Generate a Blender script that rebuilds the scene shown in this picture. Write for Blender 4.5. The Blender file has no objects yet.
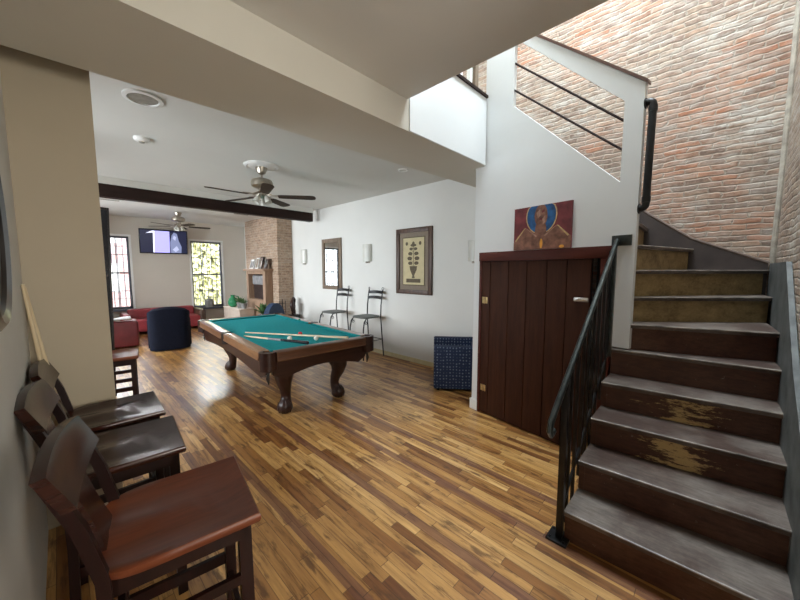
import bpy, bmesh, math, random
from mathutils import Vector, Matrix
random.seed(7)
S = bpy.context.scene
C = S.collection
PI = math.pi

# ------------------------------------------------------------------ materials
def new_mat(name):
    m = bpy.data.materials.new(name); m.use_nodes = True
    nt = m.node_tree
    return m, nt, nt.nodes['Principled BSDF']

def N(nt, t, **kw):
    n = nt.nodes.new(t)
    for k, v in kw.items():
        if k in ('operation', 'blend_type', 'data_type', 'noise_dimensions', 'interpolation', 'mode', 'wave_type', 'feature', 'bands_direction', 'clamp'):
            setattr(n, k, v)
        else:
            n.inputs[k].default_value = v
    return n

def L(nt, a, b): nt.links.new(a, b)

def math_n(nt, op, a, b=None, c=None):
    n = nt.nodes.new('ShaderNodeMath'); n.operation = op
    for i, v in enumerate((a, b, c)):
        if v is None: continue
        if isinstance(v, (int, float)): n.inputs[i].default_value = v
        else: nt.links.new(v, n.inputs[i])
    return n.outputs[0]

def ramp(nt, fac, stops, interp='LINEAR'):
    r = nt.nodes.new('ShaderNodeValToRGB'); r.color_ramp.interpolation = interp
    e = r.color_ramp.elements
    while len(e) < len(stops): e.new(0.5)
    for i, (p, c) in enumerate(stops):
        e[i].position = p; e[i].color = (c[0], c[1], c[2], 1)
    nt.links.new(fac, r.inputs[0])
    return r.outputs[0]

def mixc(nt, fac, a, b, mode='MIX'):
    n = nt.nodes.new('ShaderNodeMix'); n.data_type = 'RGBA'; n.blend_type = mode
    def put(s, v):
        if isinstance(v, (int, float)): s.default_value = v
        elif isinstance(v, tuple): s.default_value = (v[0], v[1], v[2], 1)
        else: nt.links.new(v, s)
    put(n.inputs[0], fac); put(n.inputs[6], a); put(n.inputs[7], b)
    return n.outputs[2]

def objco(nt, scale=(1, 1, 1), rot=(0, 0, 0)):
    tc = nt.nodes.new('ShaderNodeTexCoord'); mp = nt.nodes.new('ShaderNodeMapping')
    mp.inputs['Scale'].default_value = scale; mp.inputs['Rotation'].default_value = rot
    nt.links.new(tc.outputs['Object'], mp.inputs['Vector'])
    return mp.outputs[0]

def noise(nt, vec, scale, detail=4, rough=.55):
    n = nt.nodes.new('ShaderNodeTexNoise'); n.inputs['Scale'].default_value = scale
    n.inputs['Detail'].default_value = detail; n.inputs['Roughness'].default_value = rough
    nt.links.new(vec, n.inputs['Vector'])
    return n.outputs[0]

def bump(nt, bs, h, strength=.3, dist=.01):
    b = nt.nodes.new('ShaderNodeBump'); b.inputs['Strength'].default_value = strength
    b.inputs['Distance'].default_value = dist
    nt.links.new(h, b.inputs['Height']); nt.links.new(b.outputs[0], bs.inputs['Normal'])

def plain(name, col, rough=.5, metal=0, var=.12, vscale=8, coat=0, bumpy=0, spec=None):
    m, nt, b = new_mat(name)
    v = objco(nt); f = noise(nt, v, vscale)
    d = tuple(c * (1 - var) for c in col); u = tuple(min(1, c * (1 + var)) for c in col)
    L(nt, ramp(nt, f, [(.3, d), (.7, u)]), b.inputs['Base Color'])
    b.inputs['Roughness'].default_value = rough; b.inputs['Metallic'].default_value = metal
    b.inputs['Coat Weight'].default_value = coat; b.inputs['Coat Roughness'].default_value = .15
    if spec is not None: b.inputs['Specular IOR Level'].default_value = spec
    if bumpy: bump(nt, b, noise(nt, v, vscale * 8), bumpy, .004)
    return m

def wood(name, dark, light, axis=0, rough=.35, coat=0, scale=1.0, bands=14, spec=.5):
    m, nt, b = new_mat(name); b.inputs['Specular IOR Level'].default_value = spec
    sc = [10 * scale, 10 * scale, 10 * scale]; sc[axis] = .9 * scale
    v = objco(nt, tuple(sc)); f = noise(nt, v, 2.2, 8, .65)
    g = noise(nt, v, bands, 3, .5)
    f2 = math_n(nt, 'ADD', math_n(nt, 'MULTIPLY', f, .75), math_n(nt, 'MULTIPLY', g, .25))
    L(nt, ramp(nt, f2, [(.3, dark), (.7, light)]), b.inputs['Base Color'])
    b.inputs['Roughness'].default_value = rough
    b.inputs['Coat Weight'].default_value = coat; b.inputs['Coat Roughness'].default_value = .12
    bump(nt, b, f2, .12, .003)
    return m

def emis(name, col, strength):
    m, nt, b = new_mat(name)
    b.inputs['Base Color'].default_value = (0, 0, 0, 1)
    b.inputs['Emission Color'].default_value = (*col, 1); b.inputs['Emission Strength'].default_value = strength
    b.inputs['Roughness'].default_value = .3
    return m

def floor_mat():
    m, nt, b = new_mat('strip_floor')
    tc = nt.nodes.new('ShaderNodeTexCoord'); sp = nt.nodes.new('ShaderNodeSeparateXYZ')
    L(nt, tc.outputs['Object'], sp.inputs[0])
    x, y = sp.outputs[0], sp.outputs[1]
    W = .058
    row = math_n(nt, 'FLOOR', math_n(nt, 'DIVIDE', x, W))
    wn = nt.nodes.new('ShaderNodeTexWhiteNoise'); wn.noise_dimensions = '1D'; L(nt, row, wn.inputs['W'])
    ys = math_n(nt, 'ADD', math_n(nt, 'DIVIDE', y, .62), math_n(nt, 'MULTIPLY', wn.outputs[0], 7.3))
    cell = math_n(nt, 'FLOOR', ys)
    cb = nt.nodes.new('ShaderNodeCombineXYZ'); L(nt, row, cb.inputs[0]); L(nt, cell, cb.inputs[1])
    wn2 = nt.nodes.new('ShaderNodeTexWhiteNoise'); wn2.noise_dimensions = '3D'; L(nt, cb.outputs[0], wn2.inputs['Vector'])
    base = ramp(nt, wn2.outputs[0], [(0, (.17, .065, .02)), (.15, (.29, .13, .038)), (.4, (.42, .22, .068)), (.7, (.52, .295, .10)), (1, (.62, .385, .155))])
    # grain along y
    mp = nt.nodes.new('ShaderNodeMapping'); mp.inputs['Scale'].default_value = (26, 1.6, 1)
    ad = nt.nodes.new('ShaderNodeVectorMath'); ad.operation = 'ADD'
    sc = nt.nodes.new('ShaderNodeVectorMath'); sc.operation = 'SCALE'; sc.inputs['Scale'].default_value = 3.1
    L(nt, wn2.outputs[1], sc.inputs[0]); L(nt, tc.outputs['Object'], ad.inputs[0]); L(nt, sc.outputs[0], ad.inputs[1])
    L(nt, ad.outputs[0], mp.inputs[0])
    g = noise(nt, mp.outputs[0], 1.6, 6, .65)
    col = mixc(nt, 1.0, base, ramp(nt, g, [(.30, (.30, .20, .14)), (.46, (.85, .78, .70)), (.72, (1.2, 1.17, 1.1))]), 'MULTIPLY')
    # dark mineral streaks and knots
    mp2 = nt.nodes.new('ShaderNodeMapping'); mp2.inputs['Scale'].default_value = (15, 3.2, 1); L(nt, tc.outputs['Object'], mp2.inputs[0])
    k = noise(nt, mp2.outputs[0], 1.3, 5, .6)
    col = mixc(nt, ramp(nt, k, [(.55, (0, 0, 0)), (.66, (.8, .8, .8))]), col, (.10, .04, .012))
    # three long dark reddish strips
    tot = None
    for x0 in (1.48, 1.91, 2.27, .93):
        s = math_n(nt, 'LESS_THAN', math_n(nt, 'ABSOLUTE', math_n(nt, 'SUBTRACT', x, x0)), .032)
        tot = s if tot is None else math_n(nt, 'MAXIMUM', tot, s)
    dk = ramp(nt, g, [(.3, (.10, .035, .02)), (.7, (.21, .085, .045))])
    col = mixc(nt, math_n(nt, 'MULTIPLY', tot, .8), col, dk)
    # gaps
    fx = math_n(nt, 'FRACT', math_n(nt, 'DIVIDE', x, W)); fy = math_n(nt, 'FRACT', ys)
    gx = math_n(nt, 'LESS_THAN', fx, .045); gy = math_n(nt, 'LESS_THAN', fy, .006)
    gap = math_n(nt, 'MAXIMUM', gx, gy)
    col = mixc(nt, math_n(nt, 'MULTIPLY', gap, .75), col, (.05, .02, .008))
    L(nt, col, b.inputs['Base Color'])
    v = objco(nt)
    L(nt, math_n(nt, 'ADD', math_n(nt, 'MULTIPLY', noise(nt, v, 3, 5), .25), .26), b.inputs['Roughness'])
    b.inputs['Coat Weight'].default_value = .25; b.inputs['Coat Roughness'].default_value = .2
    h = math_n(nt, 'SUBTRACT', math_n(nt, 'MULTIPLY', g, .25), gap)
    h = math_n(nt, 'ADD', h, math_n(nt, 'MULTIPLY', wn2.outputs[0], .3))
    bump(nt, b, h, .25, .002)
    return m

def brick_mat(name, ax, palette, mortar, smear=.4, bw=.21, bh=.072, mort=.010, wear=True, mfac=.75, red=.8):
    """ax = horizontal axis of the wall (0 = x, 1 = y)"""
    m, nt, b = new_mat(name)
    tc = nt.nodes.new('ShaderNodeTexCoord'); sp = nt.nodes.new('ShaderNodeSeparateXYZ'); cb = nt.nodes.new('ShaderNodeCombineXYZ')
    L(nt, tc.outputs['Object'], sp.inputs[0])
    wob = noise(nt, tc.outputs['Object'], 2.5, 3)
    zz = math_n(nt, 'ADD', sp.outputs[2], math_n(nt, 'MULTIPLY', math_n(nt, 'SUBTRACT', wob, .5), .045))
    wob2 = noise(nt, tc.outputs['Object'], 9, 2)
    zz = math_n(nt, 'ADD', zz, math_n(nt, 'MULTIPLY', math_n(nt, 'SUBTRACT', wob2, .5), .03))
    wob3 = noise(nt, tc.outputs['Object'], 14, 3)
    hx = math_n(nt, 'ADD', math_n(nt, 'ADD', sp.outputs[0], sp.outputs[1]), math_n(nt, 'MULTIPLY', math_n(nt, 'SUBTRACT', wob3, .5), .07))
    L(nt, hx, cb.inputs[0]); L(nt, zz, cb.inputs[1])
    br = nt.nodes.new('ShaderNodeTexBrick')
    br.inputs['Scale'].default_value = 1; br.inputs['Brick Width'].default_value = bw; br.inputs['Row Height'].default_value = bh
    br.inputs['Mortar Size'].default_value = mort; br.inputs['Mortar Smooth'].default_value = .8
    br.inputs['Color1'].default_value = (0, 0, 0, 1); br.inputs['Color2'].default_value = (1, 1, 1, 1); br.inputs['Mortar'].default_value = (.5, .5, .5, 1)
    L(nt, cb.outputs[0], br.inputs['Vector'])
    col = ramp(nt, br.outputs['Color'], palette)
    n1 = noise(nt, tc.outputs['Object'], 1.3, 5, .6)
    n2 = noise(nt, tc.outputs['Object'], 22, 5, .7)
    col = mixc(nt, 1.0, col, ramp(nt, n2, [(.3, (.6, .58, .56)), (.7, (1.2, 1.2, 1.2))]), 'MULTIPLY')
    # patches of stronger red brick
    n4 = noise(nt, tc.outputs['Object'], 1.1, 2, .5)
    redf = ramp(nt, n4, [(.52, (0, 0, 0)), (.60, (1, 1, 1))])
    col = mixc(nt, math_n(nt, 'MULTIPLY', math_n(nt, 'MULTIPLY', redf, br.outputs['Color']), red), col, (.42, .17, .09))
    mpd = nt.nodes.new('ShaderNodeMapping'); mpd.inputs['Scale'].default_value = (5, 5, 14); L(nt, tc.outputs['Object'], mpd.inputs[0])
    n5 = noise(nt, mpd.outputs[0], 1.5, 6, .7)
    col = mixc(nt, 1.0, col, ramp(nt, n5, [(.3, (.62, .58, .54)), (.5, (1, 1, 1)), (.72, (1.3, 1.28, 1.22))]), 'MULTIPLY')
    col = mixc(nt, math_n(nt, 'MULTIPLY', br.outputs['Fac'], mfac), col, mortar)
    # old lime wash smeared over part of the wall
    mp = nt.nodes.new('ShaderNodeMapping'); mp.inputs['Scale'].default_value = (2, 2, 8); L(nt, tc.outputs['Object'], mp.inputs[0])
    n3 = noise(nt, mp.outputs[0], 2.2, 7, .7)
    sm = math_n(nt, 'MULTIPLY', ramp(nt, n3, [(.43, (0, 0, 0)), (.62, (1, 1, 1))]), smear)
    sm = math_n(nt, 'MULTIPLY', sm, ramp(nt, n1, [(.38, (.25, .25, .25)), (.62, (1, 1, 1))]))
    col = mixc(nt, sm, col, (.54, .50, .44))
    L(nt, col, b.inputs['Base Color']); b.inputs['Roughness'].default_value = .92
    h = math_n(nt, 'SUBTRACT', math_n(nt, 'MULTIPLY', n2, .6), br.outputs['Fac'])
    bump(nt, b, h, .6, .012)
    return m

def stair_mat(name, base, worn, scuff=(.42, .27, .10), scuff_amt=0.0, wear=.55, rough=.38):
    m, nt, b = new_mat(name); b.inputs['Specular IOR Level'].default_value = .35
    v = objco(nt); mpv = objco(nt, (9, 1.6, 9))
    n1 = noise(nt, v, 2.2, 7, .65); n2 = noise(nt, mpv, 1.6, 7, .7); n3 = noise(nt, v, 30, 4, .7)
    col = mixc(nt, math_n(nt, 'MULTIPLY', ramp(nt, n1, [(.40, (0, 0, 0)), (.65, (1, 1, 1))]), wear), base, worn)
    col = mixc(nt, ramp(nt, n3, [(.66, (0, 0, 0)), (.74, (.5, .5, .5))]), col, (.42, .38, .32))
    n4 = noise(nt, objco(nt, (14, 2.5, 14)), 3.5, 8, .8)
    col = mixc(nt, 1.0, col, ramp(nt, n4, [(.33, (.62, .6, .58)), (.5, (1, 1, 1)), (.70, (1.45, 1.42, 1.38))]), 'MULTIPLY')
    if scuff_amt:
        mk = noise(nt, objco(nt, (1, 1, 4.5)), 5.0, 9, .8)
        tc = nt.nodes.new('ShaderNodeTexCoord'); sp = nt.nodes.new('ShaderNodeSeparateXYZ'); L(nt, tc.outputs['Object'], sp.inputs[0])
        # bare patch near the middle of the riser
        dy = math_n(nt, 'ABSOLUTE', math_n(nt, 'SUBTRACT', sp.outputs[1], .0))
        win = math_n(nt, 'SUBTRACT', 1.0, math_n(nt, 'DIVIDE', dy, .42))
        win = math_n(nt, 'MULTIPLY', math_n(nt, 'MAXIMUM', win, 0.0), .30)
        mk2 = math_n(nt, 'ADD', mk, win)
        col = mixc(nt, math_n(nt, 'MULTIPLY', ramp(nt, mk2, [(.74, (0, 0, 0)), (.78, (1, 1, 1))]), scuff_amt), col, scuff)
    L(nt, col, b.inputs['Base Color'])
    L(nt, math_n(nt, 'ADD', math_n(nt, 'MULTIPLY', n1, .35), rough - .1), b.inputs['Roughness'])
    bump(nt, b, n2, .25, .004)
    return m

def glass_mat(name, tint=(1, 1, 1)):
    m = bpy.data.materials.new(name); m.use_nodes = True; nt = m.node_tree; nt.nodes.clear()
    o = nt.nodes.new('ShaderNodeOutputMaterial'); mx = nt.nodes.new('ShaderNodeMixShader'); tr = nt.nodes.new('ShaderNodeBsdfTransparent')
    gl = nt.nodes.new('ShaderNodeBsdfGlossy'); fr = nt.nodes.new('ShaderNodeFresnel')
    gl.inputs['Roughness'].default_value = .02; tr.inputs[0].default_value = (*tint, 1); fr.inputs[0].default_value = 1.45
    L(nt, fr.outputs[0], mx.inputs[0]); L(nt, tr.outputs[0], mx.inputs[1]); L(nt, gl.outputs[0], mx.inputs[2]); L(nt, mx.outputs[0], o.inputs[0])
    return m

def dotted_fabric(name, base, dot, scale=24):
    m, nt, b = new_mat(name)
    v = objco(nt, (1, 1, 1))
    vo = nt.nodes.new('ShaderNodeTexVoronoi'); vo.inputs['Scale'].default_value = scale; vo.inputs['Randomness'].default_value = .25
    L(nt, v, vo.inputs['Vector'])
    f = ramp(nt, vo.outputs['Distance'], [(.16, (1, 1, 1)), (.30, (0, 0, 0))])
    n = noise(nt, v, 160, 2)
    col = mixc(nt, f, base, dot); col = mixc(nt, 1.0, col, ramp(nt, n, [(.3, (.7, .7, .7)), (.7, (1.2, 1.2, 1.2))]), 'MULTIPLY')
    L(nt, col, b.inputs['Base Color']); b.inputs['Roughness'].default_value = .9
    bump(nt, b, n, .3, .002)
    return m

M = {}
M['floor'] = floor_mat()
M['white'] = plain('white_wall_paint', (.74, .74, .71), .6, var=.02, vscale=2, bumpy=.05)
M['cool_white'] = plain('stair_wall_paint', (.76, .78, .78), .55, var=.02, vscale=2, bumpy=.05)
M['tan'] = plain('tan_wall_paint', (.43, .365, .265), .62, var=.03, vscale=2, bumpy=.05)
M['grey_wall'] = plain('grey_wall_paint', (.58, .57, .53), .62, var=.05, vscale=2, bumpy=.05)
M['ceiling'] = plain('ceiling_paint', (.70, .69, .65), .7, var=.02, vscale=1.5)
M['soffit'] = plain('soffit_paint', (.66, .63, .55), .65, var=.02, vscale=1.5)
M['brick'] = brick_mat('old_brick_long', 1, [(0, (.25, .17, .13)), (.35, (.33, .235, .18)), (.65, (.40, .30, .225)), (1, (.36, .24, .175))], (.40, .345, .28), .95, bw=.175, bh=.050, mort=.009, mfac=.75, red=.8)
M['brick_x'] = brick_mat('old_brick_short', 0, [(0, (.26, .18, .13)), (.5, (.34, .25, .18)), (1, (.38, .28, .20))], (.32, .275, .22), .8, bw=.175, bh=.050, mort=.009, mfac=.6, red=.2)
M['chimney_y'] = brick_mat('chimney_brick_long', 1, [(0, (.36, .24, .17)), (.5, (.44, .31, .22)), (1, (.48, .35, .25))], (.50, .41, .32), .35, bh=.064, red=.1)
M['beam'] = wood('dark_beam_wood', (.012, .005, .004), (.032, .014, .010), 0, .6, spec=.2)
M['stair'] = stair_mat('stair_tread_paint', (.065, .042, .034), (.20, .17, .145), wear=.85)
M['riser'] = stair_mat('stair_riser_paint', (.075, .030, .018), (.15, .078, .05), wear=.5)
M['riser_worn'] = stair_mat('stair_riser_scuffed', (.075, .030, .018), (.15, .078, .05), scuff=(.58, .40, .17), scuff_amt=.95, wear=.5)
M['riser_bare'] = wood('bare_riser_wood', (.13, .08, .028), (.46, .33, .15), 1, .6, scale=.5)
M['nosing'] = plain('worn_nosing', (.21, .18, .15), .42, var=.65, vscale=9)
M['skirt'] = plain('stair_skirt_brown', (.042, .030, .026), .6, var=.3, vscale=6)
M['grey_board'] = plain('grey_stringer_paint', (.10, .105, .10), .55, var=.55, vscale=7, bumpy=.2)
M['door'] = wood('closet_door_boards', (.026, .007, .003), (.068, .022, .009), 2, .6, spec=.2)
M['door_frame'] = wood('closet_frame_wood', (.055, .010, .006), (.11, .024, .014), 0, .5, spec=.25)
M['black_gap'] = plain('closet_shade', (.004, .003, .003), .9)  # black stands for the shade inside the closet
M['brass'] = plain('aged_brass', (.52, .38, .18), .4, 1, var=.3, vscale=30)
M['steel'] = plain('bright_steel', (.75, .73, .68), .3, 1, var=.2, vscale=40)
M['iron'] = plain('black_iron', (.014, .014, .015), .32, .3, var=.3, vscale=20)
M['iron_worn'] = plain('worn_grey_iron', (.06, .07, .068), .28, .7, var=.35, vscale=18)
M['chair'] = wood('chair_mahogany', (.075, .017, .006), (.17, .045, .016), 0, .40, coat=.0, scale=.7, spec=.35)
M['chair_dark'] = wood('chair_dark_wood', (.014, .0035, .002), (.042, .010, .005), 0, .22, coat=.06, scale=.7, spec=.4)
M['chair_frame'] = wood('chair_frame_wood', (.006, .002, .0015), (.018, .004, .0025), 2, .40, coat=.0, scale=.7, spec=.22)
M['felt'] = plain('teal_felt', (.022, .33, .36), .95, var=.08, vscale=30, spec=.1)
M['rail'] = wood('table_rail_wood_lit', (.14, .06, .025), (.36, .19, .09), 1, .3, coat=.5)  # lighter than the end rails: light on the sides put into the colour
M['rail_x'] = wood('table_end_rail_wood_shaded', (.045, .018, .010), (.15, .065, .03), 0, .3, coat=.5)  # same rails, the less lit end put into a darker wood colour
M['table_dark'] = wood('table_dark_wood', (.012, .004, .003), (.045, .017, .011), 0, .34, coat=.08, spec=.35)
M['leather'] = plain('black_leather', (.012, .009, .008), .45, var=.3, vscale=30)
M['navy'] = plain('navy_upholstery', (.007, .009, .019), .9, var=.2, vscale=20, bumpy=.2, spec=.15)
M['blue_fabric'] = dotted_fabric('blue_dotted_fabric', (.014, .026, .07), (.16, .20, .28))
M['blue_plain'] = plain('dark_blue_seat', (.02, .04, .09), .8, var=.2)
M['red'] = plain('red_leather', (.16, .018, .026), .42, var=.2, vscale=6)
M['red_bright'] = plain('red_bench_leather', (.30, .04, .05), .4, var=.2, vscale=6)
M['cloth'] = plain('pale_cloth', (.62, .6, .6), .85, var=.15, vscale=14)
M['nickel'] = plain('brushed_nickel', (.42, .38, .32), .28, 1, var=.15, vscale=15)
M['blade'] = wood('fan_blade_wood', (.028, .017, .011), (.075, .05, .032), 0, .65, spec=.2)
M['frost'] = plain('frosted_glass_shade', (.62, .62, .57), .3, var=.05)
M['trim_white'] = plain('white_gloss_trim', (.80, .80, .78), .35, var=.02)
M['vent'] = plain('grey_vent_grille', (.30, .28, .24), .6, var=.2, vscale=20)
M['black_plastic'] = plain('black_plastic', (.012, .012, .015), .25, var=.1)
M['frame_brown'] = wood('brown_picture_frame', (.035, .018, .012), (.13, .07, .045), 2, .4)
M['frame_light'] = wood('greybrown_frame', (.12, .085, .055), (.27, .20, .14), 2, .45)
M['matboard'] = plain('taupe_mat_board', (.25, .20, .155), .8, var=.08, vscale=30)
M['parchment'] = plain('cream_print_paper', (.62, .54, .33), .8, var=.08, vscale=10)
M['print_ink'] = plain('brown_print_ink', (.12, .095, .06), .8, var=.35, vscale=60)
M['mirror'] = plain('mirror_silver', (.86, .87, .85), .02, 1, var=.01)
M['glass'] = glass_mat('window_glass')
M['sash'] = plain('dark_window_sash', (.13, .14, .17), .5, var=.1)
M['sash_w'] = plain('white_window_sash', (.7, .7, .7), .5, var=.05)
M['sill'] = plain('blue_grey_sill', (.07, .08, .11), .5, var=.15)
M['cue_light'] = wood('cue_maple', (.55, .42, .24), (.78, .66, .45), 2, .3, coat=.4)
M['cue_dark'] = plain('cue_black_butt', (.012, .012, .018), .25, var=.1, coat=.4)
M['cue_grey'] = plain('cue_grey_wrap', (.25, .25, .26), .7, var=.2, vscale=60)
M['ball_w'] = plain('ivory_ball', (.85, .83, .74), .12, var=.02)
M['ball_r'] = plain('red_ball', (.45, .03, .05), .12, var=.02)
M['chalk'] = plain('green_chalk', (.02, .22, .10), .9, var=.1)
M['oval'] = plain('oval_black_frame', (.010, .008, .008), .3, var=.2, coat=.5)
M['p_maroon'] = plain('canvas_maroon', (.17, .03, .035), .7, var=.45, vscale=9)
M['p_blue'] = plain('canvas_blue', (.012, .09, .25), .6, var=.5, vscale=14)
M['p_skin'] = plain('canvas_brown', (.22, .10, .065), .7, var=.5, vscale=18)
M['p_skin2'] = plain('canvas_light_brown', (.38, .21, .15), .7, var=.35, vscale=22)
M['p_gold'] = plain('canvas_gold_line', (.55, .38, .17), .6, var=.3, vscale=30)
M['p_orange'] = plain('canvas_orange', (.80, .36, .04), .6, var=.15, vscale=20)
M['mantel'] = wood('mantel_wood', (.22, .13, .08), (.42, .28, .19), 2, .5)
M['firebox_dark'] = plain('firebox_black', (.03, .015, .012), .8, var=.4, vscale=8)  # near-black, slightly reddish tone for the firebox back
M['slate'] = plain('grey_slate', (.22, .22, .23), .6, var=.3, vscale=10)
M['green'] = plain('green_glaze', (.03, .26, .11), .25, var=.2, coat=.4)
M['leaf'] = plain('plant_leaf', (.07, .16, .05), .6, var=.5, vscale=25)
M['pot'] = plain('grey_stone_pot', (.25, .25, .24), .8, var=.2)
M['plaster_box'] = plain('cream_cabinet_paint', (.56, .47, .39), .6, var=.06)
M['out_pink'] = brick_mat('street_brick', 0, [(0, (.50, .27, .28)), (1, (.62, .38, .38))], (.75, .65, .65), .5)
M['out_leaf'] = plain('tree_leaves', (.74, .74, .42), .7, var=.2, vscale=3)
M['bark'] = plain('tree_bark', (.10, .07, .05), .9, var=.3)
M['asphalt'] = plain('street_paving', (.30, .30, .31), .9, var=.1)
M['roofing'] = plain('roof_slab', (.4, .4, .4), .9)
M['upper_wall'] = plain('upper_hall_paint', (.55, .50, .43), .7, var=.05)
M['grout'] = plain('whitewashed_seam', (.38, .34, .28), .9, var=.3, vscale=14, bumpy=.5)

# ------------------------------------------------------------------ mesh builder
class MB:
    def __init__(s): s.bm = bmesh.new(); s.T = Matrix.Identity(4)
    def _fin(s, verts, mi):
        for v in verts: v.co = s.T @ v.co
        for f in {f for v in verts for f in v.link_faces}: f.material_index = mi
    def box(s, x0, x1, y0, y1, z0, z1, bev=0, mi=0, rot=None, seg=2):
        g = bmesh.ops.create_cube(s.bm, size=1)['verts']
        mt = Matrix.Translation(((x0 + x1) / 2, (y0 + y1) / 2, (z0 + z1) / 2))
        if rot is not None: mt = mt @ rot.to_4x4()
        mt = mt @ Matrix.Diagonal((abs(x1 - x0), abs(y1 - y0), abs(z1 - z0), 1))
        for v in g: v.co = mt @ v.co
        if bev:
            es = list({e for v in g for e in v.link_edges})
            r = bmesh.ops.bevel(s.bm, geom=es, offset=bev, segments=seg, profile=.6, affect='EDGES')
            g = list({v for f in r['faces'] for v in f.verts} | {v for v in g if v.is_valid})
        s._fin(g, mi); return s
    def prism(s, pts, axis='z', a=0, b=1, mi=0):
        """polygon pts (2-D) extruded from a to b along axis"""
        def mk(p, h):
            return {'z': (p[0], p[1], h), 'y': (p[0], h, p[1]), 'x': (h, p[0], p[1])}[axis]
        lo = [s.bm.verts.new(mk(p, a)) for p in pts]; hi = [s.bm.verts.new(mk(p, b)) for p in pts]
        n = len(pts); fs = [s.bm.faces.new(lo), s.bm.faces.new(hi)]
        for i in range(n): fs.append(s.bm.faces.new((lo[i], lo[(i + 1) % n], hi[(i + 1) % n], hi[i])))
        bmesh.ops.recalc_face_normals(s.bm, faces=fs)
        s._fin(lo + hi, mi); return s
    def tube(s, pts, r, seg=10, mi=0, cap=True, flat=None):
        pts = [Vector(p) for p in pts]; n = len(pts)
        rs = r if isinstance(r, (list, tuple)) else [r] * n
        rings = []; up = None
        for i, p in enumerate(pts):
            d = (pts[min(i + 1, n - 1)] - pts[max(i - 1, 0)]).normalized()
            if up is None:
                up = Vector((0, 0, 1)) if abs(d.z) < .9 else Vector((1, 0, 0))
            u = (up - d * up.dot(d))
            u = u.normalized() if u.length > 1e-4 else d.orthogonal().normalized()
            w = d.cross(u); up = u
            k = flat if flat else 1
            rings.append([s.bm.verts.new(p + (u * math.cos(2 * PI * j / seg) * rs[i] + w * math.sin(2 * PI * j / seg) * rs[i] * k)) for j in range(seg)])
        fs = []
        for i in range(n - 1):
            for j in range(seg):
                fs.append(s.bm.faces.new((rings[i][j], rings[i][(j + 1) % seg], rings[i + 1][(j + 1) % seg], rings[i + 1][j])))
        if cap: fs += [s.bm.faces.new(rings[0]), s.bm.faces.new(rings[-1])]
        bmesh.ops.recalc_face_normals(s.bm, faces=fs)
        s._fin([v for r_ in rings for v in r_], mi); return s
    def lathe(s, prof, c=(0, 0), seg=24, mi=0, sx=1, sy=1):
        rings = []; vs = []
        for r, z in prof:
            ring = [s.bm.verts.new((c[0] + sx * r * math.cos(2 * PI * j / seg), c[1] + sy * r * math.sin(2 * PI * j / seg), z)) for j in range(seg)]
            rings.append(ring); vs += ring
        fs = []
        for i in range(len(rings) - 1):
            for j in range(seg):
                fs.append(s.bm.faces.new((rings[i][j], rings[i][(j + 1) % seg], rings[i + 1][(j + 1) % seg], rings[i + 1][j])))
        fs += [s.bm.faces.new(rings[0]), s.bm.faces.new(rings[-1])]
        bmesh.ops.recalc_face_normals(s.bm, faces=fs)
        s._fin(vs, mi); return s
    def ball(s, c, r, mi=0, seg=16, sc=(1, 1, 1)):
        g = bmesh.ops.create_uvsphere(s.bm, u_segments=seg, v_segments=max(8, seg // 2), radius=r)['verts']
        for v in g: v.co = Vector((v.co.x * sc[0], v.co.y * sc[1], v.co.z * sc[2])) + Vector(c)
        s._fin(g, mi); return s
    def grid(s, f, nu, nv, thick=None, mi=0):
        """surface f(u,v)->Vector, optional closed slab with thickness vector function"""
        a = [[s.bm.verts.new(f(i / nu, j / nv)) for j in range(nv + 1)] for i in range(nu + 1)]
        fs = [s.bm.faces.new((a[i][j], a[i + 1][j], a[i + 1][j + 1], a[i][j + 1])) for i in range(nu) for j in range(nv)]
        vs = [v for r in a for v in r]
        if thick is not None:
            t = Vector(thick)
            b = [[s.bm.verts.new(v.co + t) for v in r] for r in a]
            fs += [s.bm.faces.new((b[i][j], b[i][j + 1], b[i + 1][j + 1], b[i + 1][j])) for i in range(nu) for j in range(nv)]
            for i in range(nu):
                fs.append(s.bm.faces.new((a[i][0], b[i][0], b[i + 1][0], a[i + 1][0]))); fs.append(s.bm.faces.new((a[i][nv], a[i + 1][nv], b[i + 1][nv], b[i][nv])))
            for j in range(nv):
                fs.append(s.bm.faces.new((a[0][j], a[0][j + 1], b[0][j + 1], b[0][j]))); fs.append(s.bm.faces.new((a[nu][j], b[nu][j], b[nu][j + 1], a[nu][j + 1])))
            vs += [v for r in b for v in r]
        bmesh.ops.recalc_face_normals(s.bm, faces=fs)
        s._fin(vs, mi); return s
    def build(s, name, mats, parent=None, smooth=35):
        me = bpy.data.meshes.new(name); s.bm.to_mesh(me); s.bm.free()
        if not isinstance(mats, (list, tuple)): mats = [mats]
        for m in mats: me.materials.append(M[m] if isinstance(m, str) else m)
        for p in me.polygons: p.use_smooth = True
        me.set_sharp_from_angle(angle=math.radians(smooth))
        o = bpy.data.objects.new(name, me); C.objects.link(o)
        if parent is not None: o.parent = parent
        return o

def tag(o, label=None, cat=None, group=None, kind=None):
    if label: o['label'] = label
    if cat: o['category'] = cat
    if group: o['group'] = group
    if kind: o['kind'] = kind
    return o

def thing(name, label, cat, loc=(0, 0, 0), rz=0, group=None):
    o = bpy.data.objects.new(name, None); C.objects.link(o)
    o.location = loc; o.rotation_euler = (0, 0, rz); o.empty_display_size = .1
    return tag(o, label, cat, group)

def struct(o): return tag(o, kind='structure')

def copy_tree(o, parent=None):
    c = o.copy(); C.objects.link(c); c.parent = parent
    for ch in list(o.children): copy_tree(ch, c)
    return c

def rz(a): return Matrix.Rotation(a, 3, 'Z')

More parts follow.
